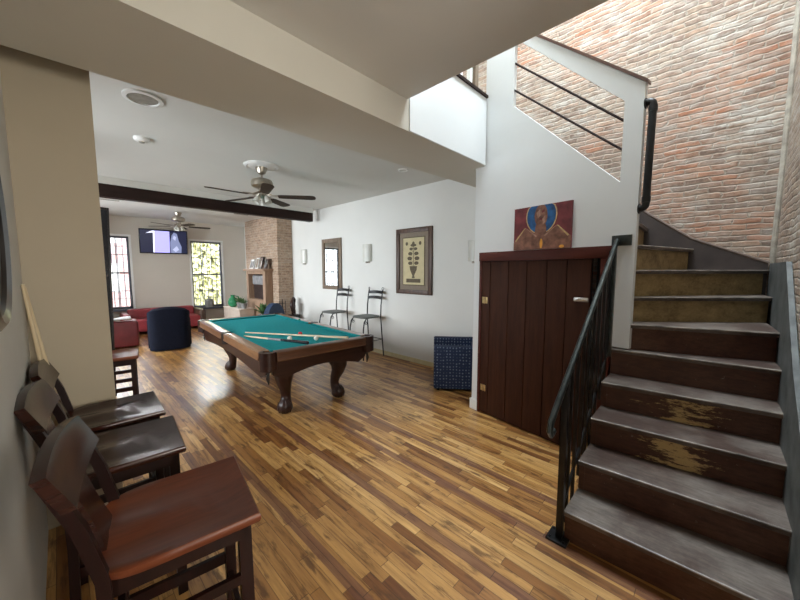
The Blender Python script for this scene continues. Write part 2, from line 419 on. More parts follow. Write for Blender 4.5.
# frame of the white stair wall: u runs along it, v towards the room, z up
WB = Vector((2.98, .46)); WA = math.radians(90 - 9.652)
def wallT(): return Matrix.Translation((WB.x, WB.y, 0)) @ Matrix.Rotation(WA, 4, 'Z')
def wp(u, v, z): return wallT() @ Vector((u, v, z))

# ------------------------------------------------------------------ shell
struct(MB().box(-1.3, 4.4, -2.2, 11.1, -.12, 0).build('floor', 'floor'))

b = MB(); b.box(-1.2, 4.35, 2.3, 11.12, 2.98, 3.38)
b.prism([(-.3, -2.15), (1.99, -2.15), (1.99, 1.83), (-.3, 1.83)], 'z', 2.94, 3.38)
struct(b.build('ceiling', 'ceiling'))
# broad plastered soffit between hall and pool room
b = MB(); b.prism([(-.3, 1.83), (3.19, 1.83), (3.225, 1.985), (4.2, 1.985), (4.2, 2.36), (-.3, 2.60)], 'z', 2.70, 3.37)
struct(b.build('ceiling_soffit', 'soffit'))
# stairwell face of the soffit, in the cooler white of the stair wall
b = MB(); b.box(2.006, 3.19, 1.818, 1.8299, 2.703, 3.37); struct(b.build('trim_1', 'cool_white'))
b = MB(); b.box(2.006, 3.19, 1.80, 1.86, 3.37, 3.395); struct(b.build('trim_2', 'beam'))

b = MB(); b.box(4.2, 4.35, 2.0, 11.1, 0, 2.98); struct(b.build('wall_right', 'white'))
b = MB(); b.box(4.2, 4.35, -.5, 2.0, 0, 5.6); b.box(4.2, 4.35, 2.0, 4.2, 3.38, 5.6); struct(b.build('wall_brick', 'brick'))
b = MB(); b.box(1.31, 4.2, -.5, -.36, 0, 5.6); struct(b.build('wall_brick_side', 'brick_x'))
# plastered seam in the brick corner
b = MB(); b.tube([(4.185, -.35, 1.66), (4.18, -.345, 1.72), (4.188, -.35, 2.3), (4.185, -.35, 3.2), (4.188, -.35, 5.5)], .022, 8); struct(b.build('trim_3', 'grout'))
b = MB(); b.box(-.3, -.15, -2.2, 2.87, 0, 2.94); struct(b.build('wall_left', 'grey_wall'))
b = MB(); b.box(-1.2, .211, 2.87, 3.0, 0, 2.98, .004); struct(b.build('wall_centre', 'tan'))
# pool room left wall with unseen openings for added daylight windows
b = MB()
for y0, y1 in ((3.0, 3.5), (4.7, 5.8), (7.0, 8.0), (9.2, 11.1)): b.box(-1.2, -1.05, y0, y1, 0, 2.98)
for y0, y1 in ((3.5, 4.7), (5.8, 7.0), (8.0, 9.2)): b.box(-1.2, -1.05, y0, y1, 0, .6); b.box(-1.2, -1.05, y0, y1, 2.5, 2.98)
struct(b.build('wall_pool_left', 'white'))
# far wall with two windows
FY = 10.97
WIN = [(.50, 1.30, .60, 2.47), (2.68, 3.50, .50, 2.45)]
b = MB()
for x0, x1 in ((-1.2, .50), (1.30, 2.68), (3.50, 4.2)): b.box(x0, x1, FY, FY + .15, 0, 2.98)
for x0, x1, z0, z1 in WIN: b.box(x0, x1, FY, FY + .15, 0, z0); b.box(x0, x1, FY, FY + .15, z1, 2.98)
struct(b.build('wall_far', plain('far_wall_paint', (.62, .57, .50), .65, var=.02, vscale=2)))
# rear walls behind the camera, with an added window opening for light
b = MB(); b.box(-.3, .1, -2.2, -2.05, 0, 2.94); b.box(1.2, 1.45, -2.2, -2.05, 0, 2.94); b.box(.1, 1.2, -2.2, -2.05, 0, .8); b.box(.1, 1.2, -2.2, -2.05, 2.3, 2.94)
b.box(1.31, 1.45, -2.05, -.5, 0, 2.94); struct(b.build('wall_rear', 'grey_wall'))
# upper storey around the stairwell; ceiling opening added for an unseen light above
b = MB(); b.box(.45, .6, -.5, 4.2, 3.38, 5.6); b.box(.6, 4.2, 4.05, 4.2, 3.38, 5.6); b.box(.6, 1.31, -.5, -.36, 3.38, 5.6); struct(b.build('wall_upper', 'upper_wall'))
b = MB(); b.box(.45, 2.1, -.5, 4.2, 5.6, 5.75); b.box(3.7, 4.35, -.5, 4.2, 5.6, 5.75); b.box(2.1, 3.7, 2.0, 4.2, 5.6, 5.75); b.box(2.1, 3.7, -.5, -.2, 5.6, 5.75)
struct(b.build('ceiling_upper', 'white'))
# partition closing the end of the stair
b = MB(); b.box(3.32, 4.2, 1.935, 1.985, 0, 2.70); struct(b.build('wall_stair_end', 'white'))
# chimney breast
b = MB(); b.box(3.80, 4.2, 7.88, 9.87, 0, 2.98, .006); struct(b.build('wall_chimney', 'chimney_y'))

# white stair wall
b = MB(); b.T = wallT()
b.prism([(.105, 1.785), (1.515, 1.785), (1.515, 2.70), (1.40, 2.70), (1.40, 4.6), (1.07, 4.6), (1.07, 3.19), (.105, 2.265)], 'y', -.045, 0)
b.box(1.43, 1.515, -.12, 0, 0, 1.785)
b.prism([(-.02, 1.0), (.105, 1.0), (.105, 2.855), (1.07, 3.80), (1.07, 3.915), (-.02, 2.93)], 'y', -.045, 0)
struct(b.build('wall_stair', 'cool_white'))
b = MB(); b.T = wallT(); b.box(1.425, 1.535, -.01, .012, 0, .12, .003); b.box(1.515, 1.53, -.10, .0, 0, .12); struct(b.build('baseboard_stair', 'trim_white'))
b = MB(); b.box(4.185, 4.2, 2.06, 7.88, 0, .075, .003); struct(b.build('baseboard_right', 'parchment'))
b = MB(); b.box(-1.05, 3.8, FY - .015, FY, 0, .1, .003); struct(b.build('baseboard_far', 'trim_white'))

# dark timber ceiling beam
b = MB(); b.box(-1.05, 4.03, 6.58, 6.74, 2.69, 2.875, .004); struct(b.build('trim_4', 'beam'))
b = MB(); b.box(-1.05, 4.03, 6.57, 6.76, 2.876, 2.98); struct(b.build('trim_5', 'ceiling'))

# ------------------------------------------------------------------ windows
def window(n, x0, x1, z0, z1, y, cols=3, rows=4, plane='y', sash='sash', d=.06, bars=True):
    r = bpy.data.objects.new('window_%d' % n, None); C.objects.link(r); tag(r, kind='structure')
    r.location = ((x0 + x1) / 2, y, z0) if plane == 'y' else (y, (x0 + x1) / 2, z0)
    if plane != 'y': r.rotation_euler = (0, 0, PI / 2)
    w = (x1 - x0) / 2; h = z1 - z0
    b = MB(); b.box(-w, -w + .045, 0, d, 0, h); b.box(w - .045, w, 0, d, 0, h); b.box(-w, w, 0, d, h - .05, h); b.box(-w, w, 0, d, 0, .06); b.box(-w + .04, w - .04, .005, d - .01, h / 2 - .02, h / 2 + .02)
    b.build('window_frame', sash, r)
    b = MB()
    for i in range(1, cols): x = -w + 2 * w * i / cols; b.box(x - .009, x + .009, .02, .04, .05, h - .05)
    for j in range(1, rows):
        if j * 2 == rows: continue
        z = h * j / rows; b.box(-w + .04, w - .04, .02, .04, z - .009, z + .009)
    b.build('glazing_bars', sash, r)
    MB().box(-w + .04, w - .04, .028, .032, .05, h - .05).build('pane', 'glass', r)
    if bars:
        b = MB()
        k = 7
        for i in range(1, k): x = -w + 2 * w * i / k; b.box(x - .009, x + .009, .17, .188, 0, h)
        b.box(-w, w, .17, .185, .25, .265); b.box(-w, w, .17, .185, h - .25, h - .235)
        b.build('security_bars', 'sash', r)
    return r
for i, (x0, x1, z0, z1) in enumerate(WIN):
    r = window(i + 1, x0, x1, z0, z1, FY + .05)
    w = (x1 - x0) / 2
    b = MB(); b.box(-w - .05, w + .05, -.17, 0, -.05, 0.0, .006); b.build('window_sill', 'sill', r)
    b = MB(); b.box(-w - .045, -w, -.062, -.05, 0, z1 - z0 + .05); b.box(w, w + .045, -.062, -.05, 0, z1 - z0 + .05); b.box(-w, w, -.062, -.05, z1 - z0, z1 - z0 + .05); b.build('casing', 'trim_white', r)
for i, y0 in enumerate((3.5, 5.8, 8.0)): window(3 + i, y0, y0 + 1.2, .6, 2.5, -1.08, plane='x', bars=False)  # unseen side windows, added to bring daylight in from the left
window(6, .1, 1.2, .8, 2.3, -2.15, bars=False)  # unseen window behind the camera, added to light the hall

# ------------------------------------------------------------------ closet door under the stair
d = bpy.data.objects.new('door_1', None); C.objects.link(d); d.matrix_world = wallT(); tag(d, kind='structure')
b = MB(); b.box(.108, 1.43, -.03, .022, 1.695, 1.79, .004); b.box(.108, .205, -.03, .015, 0, 1.695, .003); b.box(1.40, 1.43, -.03, .012, 0, 1.695, .003)
b.build('door_frame', 'door_frame', d)
edges = [1.40, 1.287, 1.062, .859, .656, .473, .275]
for i in range(6):
    b = MB(); b.box(edges[i + 1] + .003, edges[i] - .003, -.02, .006, .012, 1.69, .004)
    b.build('door_board', 'door', d)
b = MB(); b.box(.205, .275, -.115, -.10, 0, 1.70); b.box(1.40, 1.41, -.1, -.02, 0, 1.7); b.box(.275, 1.40, -.028, -.021, 0, 1.7); b.build('dark_opening', 'black_gap', d)  # black sheets standing for the shade behind gap and boards
for z in (1.275, .295):
    b = MB(); b.box(1.315, 1.345, .006, .010, z - .035, z + .035, .001); b.box(1.352, 1.385, .006, .010, z - .035, z + .035, .001); b.tube([(1.348, .012, z - .036), (1.348, .012, z + .036)], .006, 8)
    b.build('hinge', 'brass', d)
b = MB(); b.box(.285, .40, .006, .012, 1.335, 1.37, .002); b.box(.345, .40, .012, .02, 1.340, 1.365, .002); b.tube([(.30, .016, 1.352), (.37, .016, 1.352)], .006, 8)
for q in (.295, .39): b.ball((q, .013, 1.352), .006)
b.build('latch', 'steel', d)

# ------------------------------------------------------------------ staircase
YL, YR = .55, -.335
Z = {0: 0, 1: .20, 2: .40, 3: .595, 4: .785, 5: .99, 6: 1.19, 7: 1.39, 8: 1.60, 9: 1.80, 10: 2.02}
NOSE = {}
for k in range(1, 6):
    x = 1.955 + .25 * (k - 1); NOSE[k] = ((x, YL), (x + (.02, .06, .085, .10, .0)[k - 1], YR))
NOSE[5] = ((2.955, .55), (3.02, YR))
NOSE[6] = ((2.985, .455), (3.24, YR)); NOSE[7] = ((3.115, .455), (3.80, YR)); NOSE[8] = ((3.115, .465), (4.17, YR)); NOSE[9] = ((3.12, .475), (4.185, .16)); NOSE[10] = ((3.13, .50), (4.185, .52))
for k in range(11, 17):
    y = .52 + .215 * (k - 10); NOSE[k] = ((3.15 + .036 * (k - 10), y), (4.185, y)); Z[k] = 2.02 + .2 * (k - 10)
NOSE[17] = ((3.36, 1.93), (4.185, 1.93))
ST = thing('staircase', 'worn dark brown wooden staircase that winds up along the brick wall', 'staircase', (1.96, .1, 0))
ST_OFF = Vector((-1.96, -.1, 0))
def off(line, dist):
    a, c = Vector(line[0]), Vector(line[1]); t = (c - a).normalized(); n = Vector((-t.y, t.x))  # towards the climb
    return a + n * dist, c + n * dist
for k in range(1, 17):
    (ax, ay), (bx, by) = NOSE[k]
    e, f = off(NOSE[k + 1], .035)
    pts = [(ax, ay), (bx, by), (f.x, f.y), (e.x, e.y)]
    if k in (8,): pts = [(ax, ay), (bx, by), (4.185, YR), (f.x, f.y), (e.x, e.y)]
    b = MB(); b.T = Matrix.Translation(ST_OFF)
    b.prism(pts, 'z', Z[k] - .03, Z[k])
    a2 = Vector((ax, ay, 0)); b2 = Vector((bx, by, 0)); t = (b2 - a2).normalized(); n = Vector((-t.y, t.x, 0))
    q = [a2 - n * .0, b2 - n * .0]
    # rounded, paint-worn nosing strip
    zc = Z[k] - .015
    b.tube([q[0] + Vector((0, 0, Z[k] - .005)), q[1] + Vector((0, 0, Z[k] - .005))], .006, 8, mi=1)
    b.build('tread', ['stair', 'nosing'], ST, 40)
    e, f = off(NOSE[k], .03)
    e2, f2 = off(NOSE[k], .05)
    m = 'riser' if k in (1, 2, 5, 6) else ('riser_worn' if k in (3, 4) else 'riser_bare')
    b = MB(); b.T = Matrix.Translation(ST_OFF)
    b.prism([(e.x, e.y), (f.x, f.y), (f2.x, f2.y), (e2.x, e2.y)], 'z', Z[k - 1] if k > 1 else 0, Z[k] - .03)
    b.build('riser', m, ST)
# saw-tooth left side board down to the floor
pts = [(2.0, 0.0)]
for k in range(1, 5): pts += [(NOSE[k][0][0] + .03, Z[k] - .03), (NOSE[k + 1][0][0] + .03, Z[k] - .03)]
pts += [(2.985, Z[4] - .03), (2.985, 0)]
b = MB(); b.T = Matrix.Translation(ST_OFF); b.prism(pts, 'y', YL - .03, YL - .003); b.build('side_board', 'riser', ST)
# grey stringer board against the side wall
top = [(1.75, .30), (2.36, .86), (2.66, 1.06), (2.95, 1.32), (3.30, 1.655), (4.19, 1.655)]
low = [(4.19, 1.2), (3.3, 1.0), (2.9, .60), (2.3, .1), (2.1, 0), (1.75, 0)]
b = MB(); b.T = Matrix.Translation(ST_OFF); b.prism(top + low, 'y', -.355, -.33); b.build('stringer', 'grey_board', ST)
# brown skirt climbing the brick wall
b = MB(); b.T = Matrix.Translation(ST_OFF)
b.prism([(-.32, 1.655), (.18, 1.89), (.54, 2.17), (1.95, 3.5), (1.95, 3.2), (.54, 1.85), (.18, 1.55), (-.32, 1.3)], 'x', 4.17, 4.198); b.build('skirt_board', 'skirt', ST)
b = MB(); b.T = Matrix.Translation(ST_OFF)
b.tube([(4.178, -.32, 1.66), (4.178, .18, 1.895), (4.178, .54, 2.175), (4.178, 1.95, 3.505)], .014, 8); b.build('skirt_cap', plain('skirt_cap_wood', (.13, .09, .07), .5), ST)

# iron railing of the lower flight
R = thing('iron_railing', 'black iron stair railing with slanted handrail rising to the white wall', 'railing', (1.975, .575, 0))
RO = Matrix.Translation((-1.975, -.575, 0))
ry = .575
def railz(x): return .80 + .84 * (x - 1.75)
b = MB(); b.T = RO
P = [(1.79, ry, railz(1.79) - .09), (1.755, ry, railz(1.755) - .075), (1.735, ry, railz(1.735) - .035), (1.75, ry, railz(1.75) + .0), (1.80, ry, railz(1.80)), (2.97, ry - .02, railz(2.97))]
b.tube(P, .020, 10, flat=.8); b.build('handrail', 'iron_worn', R)
b = MB(); b.T = RO; b.box(1.957, 1.993, ry - .018, ry + .018, .012, railz(1.975) - .01, .003); b.build('newel_post', 'iron', R)
b = MB(); b.T = RO; b.box(1.915, 2.035, ry - .055, ry + .06, 0, .014, .003)
for dx in (-.05, .05):
    for dy in (-.04, .05): b.lathe([(.008, .013), (.008, .02), (.004, .023)], (1.975 + dx * .8, ry + dy * .85), 8)
b.build('base_plate', 'iron', R)
for i in range(8):
    x = 2.08 + i * .115
    k = int((x - 1.955) / .25) + 1
    b = MB(); b.T = RO; b.box(x - .009, x + .009, ry - .009, ry + .009, Z[max(1, min(5, k))] - .16, railz(x) - .01); b.build('baluster', 'iron', R)
b = MB(); b.T = RO; b.tube([(1.97, ry, .16), (2.93, ry, .16 + .8 * .96)], .014, 8, flat=.7); b.build('bottom_rail', 'iron', R)
b = MB(); b.T = RO @ wallT(); b.box(.0, .135, .001, .014, 1.785, 1.865, .003)
b.build('wall_plate', 'iron_worn', R)
b = MB(); b.T = RO; b.box(2.915, 2.945, ry - .03, ry + .0, .93, 1.80, .003); b.build('end_post', 'iron_worn', R)

# guard rods and cap in the sloping opening
G = thing('stair_guard_rail', 'two thin dark rods and brown cap of the sloping white stair opening', 'railing', wp(.5, -.06, 2.6))
GO = Matrix.Translation(-wp(.5, -.06, 2.6)) @ wallT()
for (z0, z1) in ((2.70, 3.59), (2.49, 3.345)):
    b = MB(); b.T = GO; b.tube([(.09, -.022, z0), (1.08, -.022, z1)], .009, 8); b.build('rod', 'beam', G)
b = MB(); b.T = GO
b.prism([(-.035, 2.92), (-.035, 2.945), (1.07, 3.92), (1.07, 3.895)], 'y', -.06, .014); b.build('cap', plain('brown_cap_wood', (.11, .055, .04), .4), G)

# black pipe handrail on the post
Pp = thing('pipe_handrail', 'thick black pipe grab rail fixed to the end of the white stair post', 'handrail', wp(-.08, -.05, 2.17))
b = MB(); b.T = Matrix.Translation(-wp(-.08, -.05, 2.17)) @ wallT()
def arc(c, r, a0, a1, n=6): return [(c[0] + r * math.cos(a0 + (a1 - a0) * i / n), -.022, c[1] + r * math.sin(a0 + (a1 - a0) * i / n)) for i in range(n + 1)]
P = [(-.021, -.022, 2.79)] + arc((-.038, 2.765), .03, PI / 2, PI) + arc((-.032, 2.08), .03, PI, 3 * PI / 2) + [(-.021, -.022, 2.05)]
b.tube(P, .024, 14)
for z in (2.79, 2.05): b.tube([(-.0205, -.022, z), (-.028, -.022, z)], .036, 14)
for x, z in ((-.068, 2.74), (-.062, 2.11)): b.tube([(x, -.022, z - .02), (x, -.022, z + .02)], .028, 14)
b.build('pipe', 'iron', Pp)

# balustrade glimpsed on the upper landing
U = thing('landing_balustrade', 'white balusters and brown posts glimpsed on the upper landing', 'railing', (2.7, 1.9, 3.395))
b = MB(); b.box(.36, .42, -.02, .04, 0, 1.0); b.build('newel_post', 'frame_light', U)
for i in range(6):
    x = -.55 + i * .17
    b = MB(); b.box(x - .02, x + .02, -.01, .03, 0, .92); b.build('baluster', 'trim_white', U)
b = MB(); b.box(-.66, .42, -.03, .05, .92, .97, .01); b.build('handrail', 'frame_brown', U)

# ------------------------------------------------------------------ painting over the closet door
P_ = thing('canvas_painting', 'small unframed painting of a figure with blue halo above the closet door', 'painting', wp(.716, .012, 1.792))
P_.rotation_euler = (0, 0, WA)
b = MB(); W2, H2 = .276, .395
def pol(pts, v, mi): b.prism([(x, z) for x, z in pts], 'y', .02, .02 + v, mi=mi)
b.box(-W2, W2, 0, .02, 0, H2, mi=0)
# seen from the room the u axis runs right to left
def ell(cx, cz, rx, rz_, n=24, a0=0, a1=2 * PI): return [(cx + rx * math.cos(a0 + (a1 - a0) * i / n), cz + rz_ * math.sin(a0 + (a1 - a0) * i / n)) for i in range(n + (0 if a1 - a0 > 6.28 else 1))]
def clip(pts): return [(max(-W2, min(W2, x)), max(0, min(H2, z))) for x, z in pts]
pol(clip(ell(.0, .30, .150, .165)), .0012, 1)
pol(clip(ell(.0, .30, .140, .155)), .0018, 2)
pol(clip(ell(.0, .30, .062, .105)), .0030, 3)
pol([(-.05, .22), (.05, .22), (.06, .10), (-.06, .10)], .0028, 3)
pol([(-W2, 0), (-W2, .10), (-.15, .205), (-.06, .13), (.06, .13), (.15, .205), (W2, .07), (W2, 0)], .0024, 3)
pol([(-.15, .205), (-.165, .20), (-.262, .11), (-.25, .10)], .0034, 1)
pol([(.15, .205), (.165, .20), (.262, .09), (.25, .08)], .0034, 1)
pol([(-.145, .20), (-.135, .195), (-.03, .12), (-.045, .112)], .0034, 4)
pol([(.145, .20), (.135, .195), (.03, .12), (.045, .112)], .0034, 4)
pol([(-.04, .30), (-.015, .27), (-.02, .22), (-.045, .24)], .0040, 4)
pol([(.01, .36), (.045, .33), (.03, .28), (.005, .30)], .0040, 4)
pol([(-.03, .355), (-.008, .34), (-.01, .325), (-.035, .335)], .0042, 5)
pol([(-.01, .285), (.012, .282), (.015, .262), (-.012, .262)], .0042, 5)
pol(ell(-.01, .05, .014, .045, 12), .0040, 6)
pol(ell(-.20, .015, .022, .014, 12), .0038, 6)
b.build('painted_canvas', ['p_maroon', 'p_gold', 'p_blue', 'p_skin', 'p_skin2', 'p_maroon', 'p_orange'], P_, 30)

# ------------------------------------------------------------------ pool table
T = thing('pool_table', 'carved wooden pool table with teal felt and ball feet', 'pool table', (2.065, 4.46, 0), math.radians(-4.0))
hw, hl, zt = .665, 1.45, .80
b = MB(); b.box(-hw + .10, hw - .10, -hl + .10, hl - .10, .74, .772); b.build('slate_bed', 'felt', T)
rw = .105
for s in (-1, 1):
    for y0, y1 in ((-hl + .13, -.065), (.065, hl - .13)):
        b = MB(); b.prism([(s * hw, .70), (s * (hw - rw), .74), (s * (hw - rw), .797), (s * (hw - .01), .80), (s * (hw + .006), .79), (s * (hw + .004), .745), (s * (hw + .012), .715)], 'y', y0, y1)
        b.build('side_rail', 'rail', T)
        b = MB(); b.prism([(s * (hw - rw), .772), (s * (hw - rw), .797), (s * (hw - rw - .045), .795), (s * (hw - rw - .02), .772)], 'y', y0 + .01, y1 - .01)
        b.build('cushion', 'felt', T)
    y = s * hl
    b = MB(); b.prism([(y, .70), (y - s * rw, .74), (y - s * rw, .797), (y - s * .01, .80), (y + s * .006, .79), (y + s * .004, .745), (y + s * .012, .715)], 'x', -hw + .13, hw - .13)
    b.build('end_rail', 'rail_x', T)
    b = MB(); b.prism([(y - s * rw, .772), (y - s * rw, .797), (y - s * (rw + .045), .795), (y - s * (rw + .02), .772)], 'x', -hw + .14, hw - .14)
    b.build('cushion', 'felt', T)
# pocket corners and side pockets
for sx in (-1, 1):
    for sy in (-1, 1):
        cx, cy = sx * (hw - .065), sy * (hl - .065)
        b = MB()
        ring = []
        for i in range(13):
            a = math.atan2(sy, sx) + (i - 6) / 6 * math.radians(115)
            ring.append((cx + .085 * math.cos(a), cy + .085 * math.sin(a)))
        inner = [(cx - sx * .005 + .05 * math.cos(math.atan2(sy, sx) + (i - 6) / 6 * math.radians(115)), cy - sy * .005 + .05 * math.sin(math.atan2(sy, sx) + (i - 6) / 6 * math.radians(115))) for i in range(12, -1, -1)]
        b.prism(ring + inner, 'z', .62, .803)
        b.build('corner_casting', 'table_dark', T, 30)
        b = MB(); b.lathe([(.055, .79), (.06, .76), (.058, .66), (.04, .60), (.012, .585)], (cx, cy), 16)
        b.tube([(cx, cy, .60), (cx + sx * .01, cy, .53), (cx, cy, .47)], [.012, .018, .006], 8)
        b.build('pocket', 'leather', T, 50)
    b = MB(); cx = sx * (hw - .045)
    b.prism([(cx + .058 * math.cos(a) , .062 * math.sin(a)) for a in [sx * 0 + 2 * PI * i / 20 for i in range(20)]], 'z', .66, .801)
    b.build('side_pocket', 'leather', T, 40)
# aprons with arched lower edge
for s in (-1, 1):
    x = s * (hw - .07)
    pts = [(-hl + .10, .73), (-hl + .10, .56), (-hl + .24, .50)] + [(-hl + .24 + (2 * hl - .48) * i / 10, .50 + .055 * math.sin(PI * i / 10)) for i in range(1, 10)] + [(hl - .24, .50), (hl - .10, .56), (hl - .10, .73)]
    b = MB(); b.prism(pts, 'x', x - .02, x + .02); b.build('side_apron', 'table_dark', T)
    y = s * (hl - .07)
    pts = [(-hw + .10, .73), (-hw + .10, .56), (-hw + .2, .50)] + [(-hw + .2 + (2 * hw - .4) * i / 10, .50 + .075 * math.sin(PI * i / 10)) for i in range(1, 10)] + [(hw - .2, .50), (hw - .10, .56), (hw - .10, .73)]
    b = MB(); b.prism(pts, 'y', y - .02, y + .02); b.build('end_apron', 'table_dark', T)
b = MB(); b.box(-.47, .47, -1.22, 1.22, .58, .74); b.build('under_frame', 'table_dark', T)
for sx in (-1, 1):
    for sy in (-1, 1):
        cx, cy = .03 + sx * .325, sy * 1.04; d = Vector((sx * .6, sy * .8, 0))
        prof = [(.00, .60, .11), (.015, .54, .12), (.04, .47, .118), (.05, .41, .10), (.035, .34, .08), (.0, .26, .063), (-.012, .19, .055), (-.005, .14, .058), (.015, .105, .070), (.03, .08, .082), (.035, .05, .086), (.035, .02, .072), (.035, .0, .05)]
        b = MB(); b.tube([Vector((cx, cy, z)) + d * o_ for o_, z, r_ in prof], [r_ for o_, z, r_ in prof], 16)
        for j in range(5):   # claw toes over the ball
            a = math.atan2(sy, sx) + (j - 2) * .62
            o3 = Vector((cx, cy, 0)) + d * .03
            b.tube([o3 + Vector((math.cos(a) * r2, math.sin(a) * r2, z2)) for r2, z2 in ((.035, .14), (.066, .10), (.080, .055), (.070, .01))], [.012, .015, .013, .006], 7)
        b.box(cx - .10, cx + .10, cy - .10, cy + .10, .56, .66, .02)
        b.build('leg', 'table_dark', T, 60)

# things on the table
def cue(name, label, p0, p1, segs, rr=(.0065, .0145)):
    p0, p1 = Vector(p0), Vector(p1); d = p1 - p0
    o = thing(name, label, 'cue', p0)
    o.rotation_mode = 'QUATERNION'; o.rotation_quaternion = d.to_track_quat('Z', 'Y')
    Ln = d.length
    for nm, a, c, mt in segs:
        b = MB(); ra = rr[0] + (rr[1] - rr[0]) * a; rc = rr[0] + (rr[1] - rr[0]) * c
        b.tube([(0, 0, Ln * a), (0, 0, Ln * c)], [ra, rc], 10); b.build(nm, mt, o, 50)
    return o
cue('pool_cue', 'pale maple cue lying crosswise on the teal felt', (1.62, 4.33, .80), (2.27, 3.02, .822), [('shaft', 0, .62, 'cue_light'), ('butt', .62, 1, 'cue_light')])
cue('pool_cue', 'cue with black butt and grey wrap resting over the near end of table', (1.545, 4.18, .785), (1.80, 3.10, .825), [('shaft', 0, .42, 'cue_light'), ('wrap', .42, .62, 'cue_grey'), ('butt', .62, 1, 'cue_dark')], (.008, .018))
for (x, y, m, l) in ((2.06, 3.73, 'ball_r', 'red pool ball on the felt beyond the pale cue'), (1.83, 3.56, 'ball_w', 'white pool ball on the felt between the two cues'), (2.06, 3.36, 'ball_w', 'white pool ball nearest the end rail')):
    o = MB().ball((0, 0, .0285), .0285, seg=20).build('pool_ball', m); o.location = (x, y, .772); tag(o, l, 'ball', None)
o = MB().box(-.012, .012, -.012, .012, 0, .024, .002).build('chalk_cube', 'chalk'); o.location = (2.62, 4.75, .80); tag(o, 'small green chalk cube on the far right rail of pool table', 'chalk')
o.rotation_euler = (0, 0, .3)

# ------------------------------------------------------------------ bar chairs on the left
def bar_chair(label, loc, a, seatmat):
    t = thing('bar_chair', label, 'chair', loc, a, None)
    # saddle seat, D shaped with rounded rear corners
    def outline(n=28):
        pts = [(.225, -.225), (.225, .225)]
        for i in range(n + 1):
            th = PI / 2 + PI * i / n
            ex = .55
            cx, sy = math.cos(th), math.sin(th)
            pts.append((-.02 + .21 * math.copysign(abs(cx) ** ex, cx), .225 * math.copysign(abs(sy) ** ex, sy)))
        return pts
    ol = outline()
    b = MB()
    lo = [b.bm.verts.new((x * .985, y * .985, .728)) for x, y in ol]
    md = [b.bm.verts.new((x, y, .738)) for x, y in ol]
    mu = [b.bm.verts.new((x, y, .752)) for x, y in ol]
    def dz(x, y):
        return -.020 * math.exp(-((abs(y) - .11) / .075) ** 2) * (1 if x < .2 else .4)
    rings = [lo, md, mu]
    for s_, h in ((.97, .760), (.85, .758), (.65, .756), (.4, .756), (.15, .756)):
        rings.append([b.bm.verts.new((x * s_, y * s_, h + dz(x * s_, y * s_))) for x, y in ol])
    n = len(ol); fs = [b.bm.faces.new(lo), b.bm.faces.new(rings[-1])]
    for r0, r1 in zip(rings, rings[1:]):
        for i in range(n): fs.append(b.bm.faces.new((r0[i], r0[(i + 1) % n], r1[(i + 1) % n], r1[i])))
    bmesh.ops.recalc_face_normals(b.bm, faces=fs)
    b.build('seat', seatmat, t, 50)
    b = MB(); b.box(-.17, .19, -.19, -.168, .665, .73); b.box(-.17, .19, .168, .19, .665, .73); b.box(.172, .194, -.19, .19, .665, .73); b.box(-.18, -.158, -.19, .19, .665, .73)
    b.build('apron', 'chair_frame', t)
    for sy in (-1, 1):
        b = MB(); b.prism([(sy * .165 - .02, .728), (sy * .165 + .02, .728), (sy * .19 + .018, 0), (sy * .19 - .018, 0)], 'x', .16, .20); b.build('leg', 'chair_frame', t)
        # rear leg runs on as the back post, splayed and leaning
        b = MB()
        pr_ = [(-.20, 0), (-.185, .45), (-.19, .74), (-.225, .90), (-.285, 1.07)]
        b.prism([(x - .014, z) for x, z in pr_] + [(x + .018, z) for x, z in pr_[::-1]], 'y', sy * .195 - .014, sy * .195 + .014)
        b.build('back_post', 'chair_frame', t)
        b = MB(); b.box(-.17, .17, sy * .182 - .009, sy * .182 + .009, .30, .345); b.box(-.17, .17, sy * .182 - .009, sy * .182 + .009, .50, .535); b.build('stretcher', 'chair_frame', t)
    b = MB(); b.box(.165, .185, -.17, .17, .22, .265); b.build('stretcher', 'chair_frame', t)
    b = MB(); b.box(-.195, -.177, -.18, .18, .35, .39); b.build('stretcher', 'chair_frame', t)
    # broad curved crest rail
    b = MB()
    def crest(u, v):
        y = -.222 + .444 * u; c = 1 - (2 * u - 1) ** 2
        z = .975 + .105 * v + (.018 * c if v > .5 else -.012 * c)
        return Vector((-.250 - .050 * v - .012 * c, y, z))
    b.grid(crest, 16, 4, (.030, 0, .006)); b.build('crest_rail', 'chair_dark', t, 40)
    b = MB()
    def splat(u, v):
        y = (-.09 + .18 * u) * (1.0 - .2 * math.sin(PI * v)); z = .75 + .24 * v
        return Vector((-.19 - .070 * v - .012, y, z))
    b.grid(splat, 6, 8, (.014, 0, 0)); b.build('back_splat', 'chair_dark', t, 40)
    return t
bar_chair('nearest of the dark wooden bar chairs, reddish seat in the foreground', (.245, 1.345, 0), math.radians(-9), 'chair')
bar_chair('middle one of the three dark bar chairs along the left wall', (.165, 2.03, 0), math.radians(-5), 'chair_dark')
bar_chair('dark wooden bar chair in the corner, its back in front of leaning cues', (.175, 2.575, 0), math.radians(-2), 'chair_dark')
bar_chair('reddish bar chair just past the free end of the tan wall', (.30, 4.33, 0), math.radians(-8), 'chair')

# leaning cues in the corner
cue('wall_cue', 'left one of two tan cues leaning in the corner behind the chairs', (-.140, 2.68, 1.525), (-.02, 2.835, 0.005), [('shaft', 0, .6, 'cue_light'), ('butt', .6, 1, 'cue_dark')], (.008, .016))
cue('wall_cue', 'right one of two tan cues leaning in the corner behind the chairs', (-.139, 2.74, 1.51), (.04, 2.84, 0.005), [('shaft', 0, .6, 'cue_light'), ('butt', .6, 1, 'cue_dark')], (.008, .016))
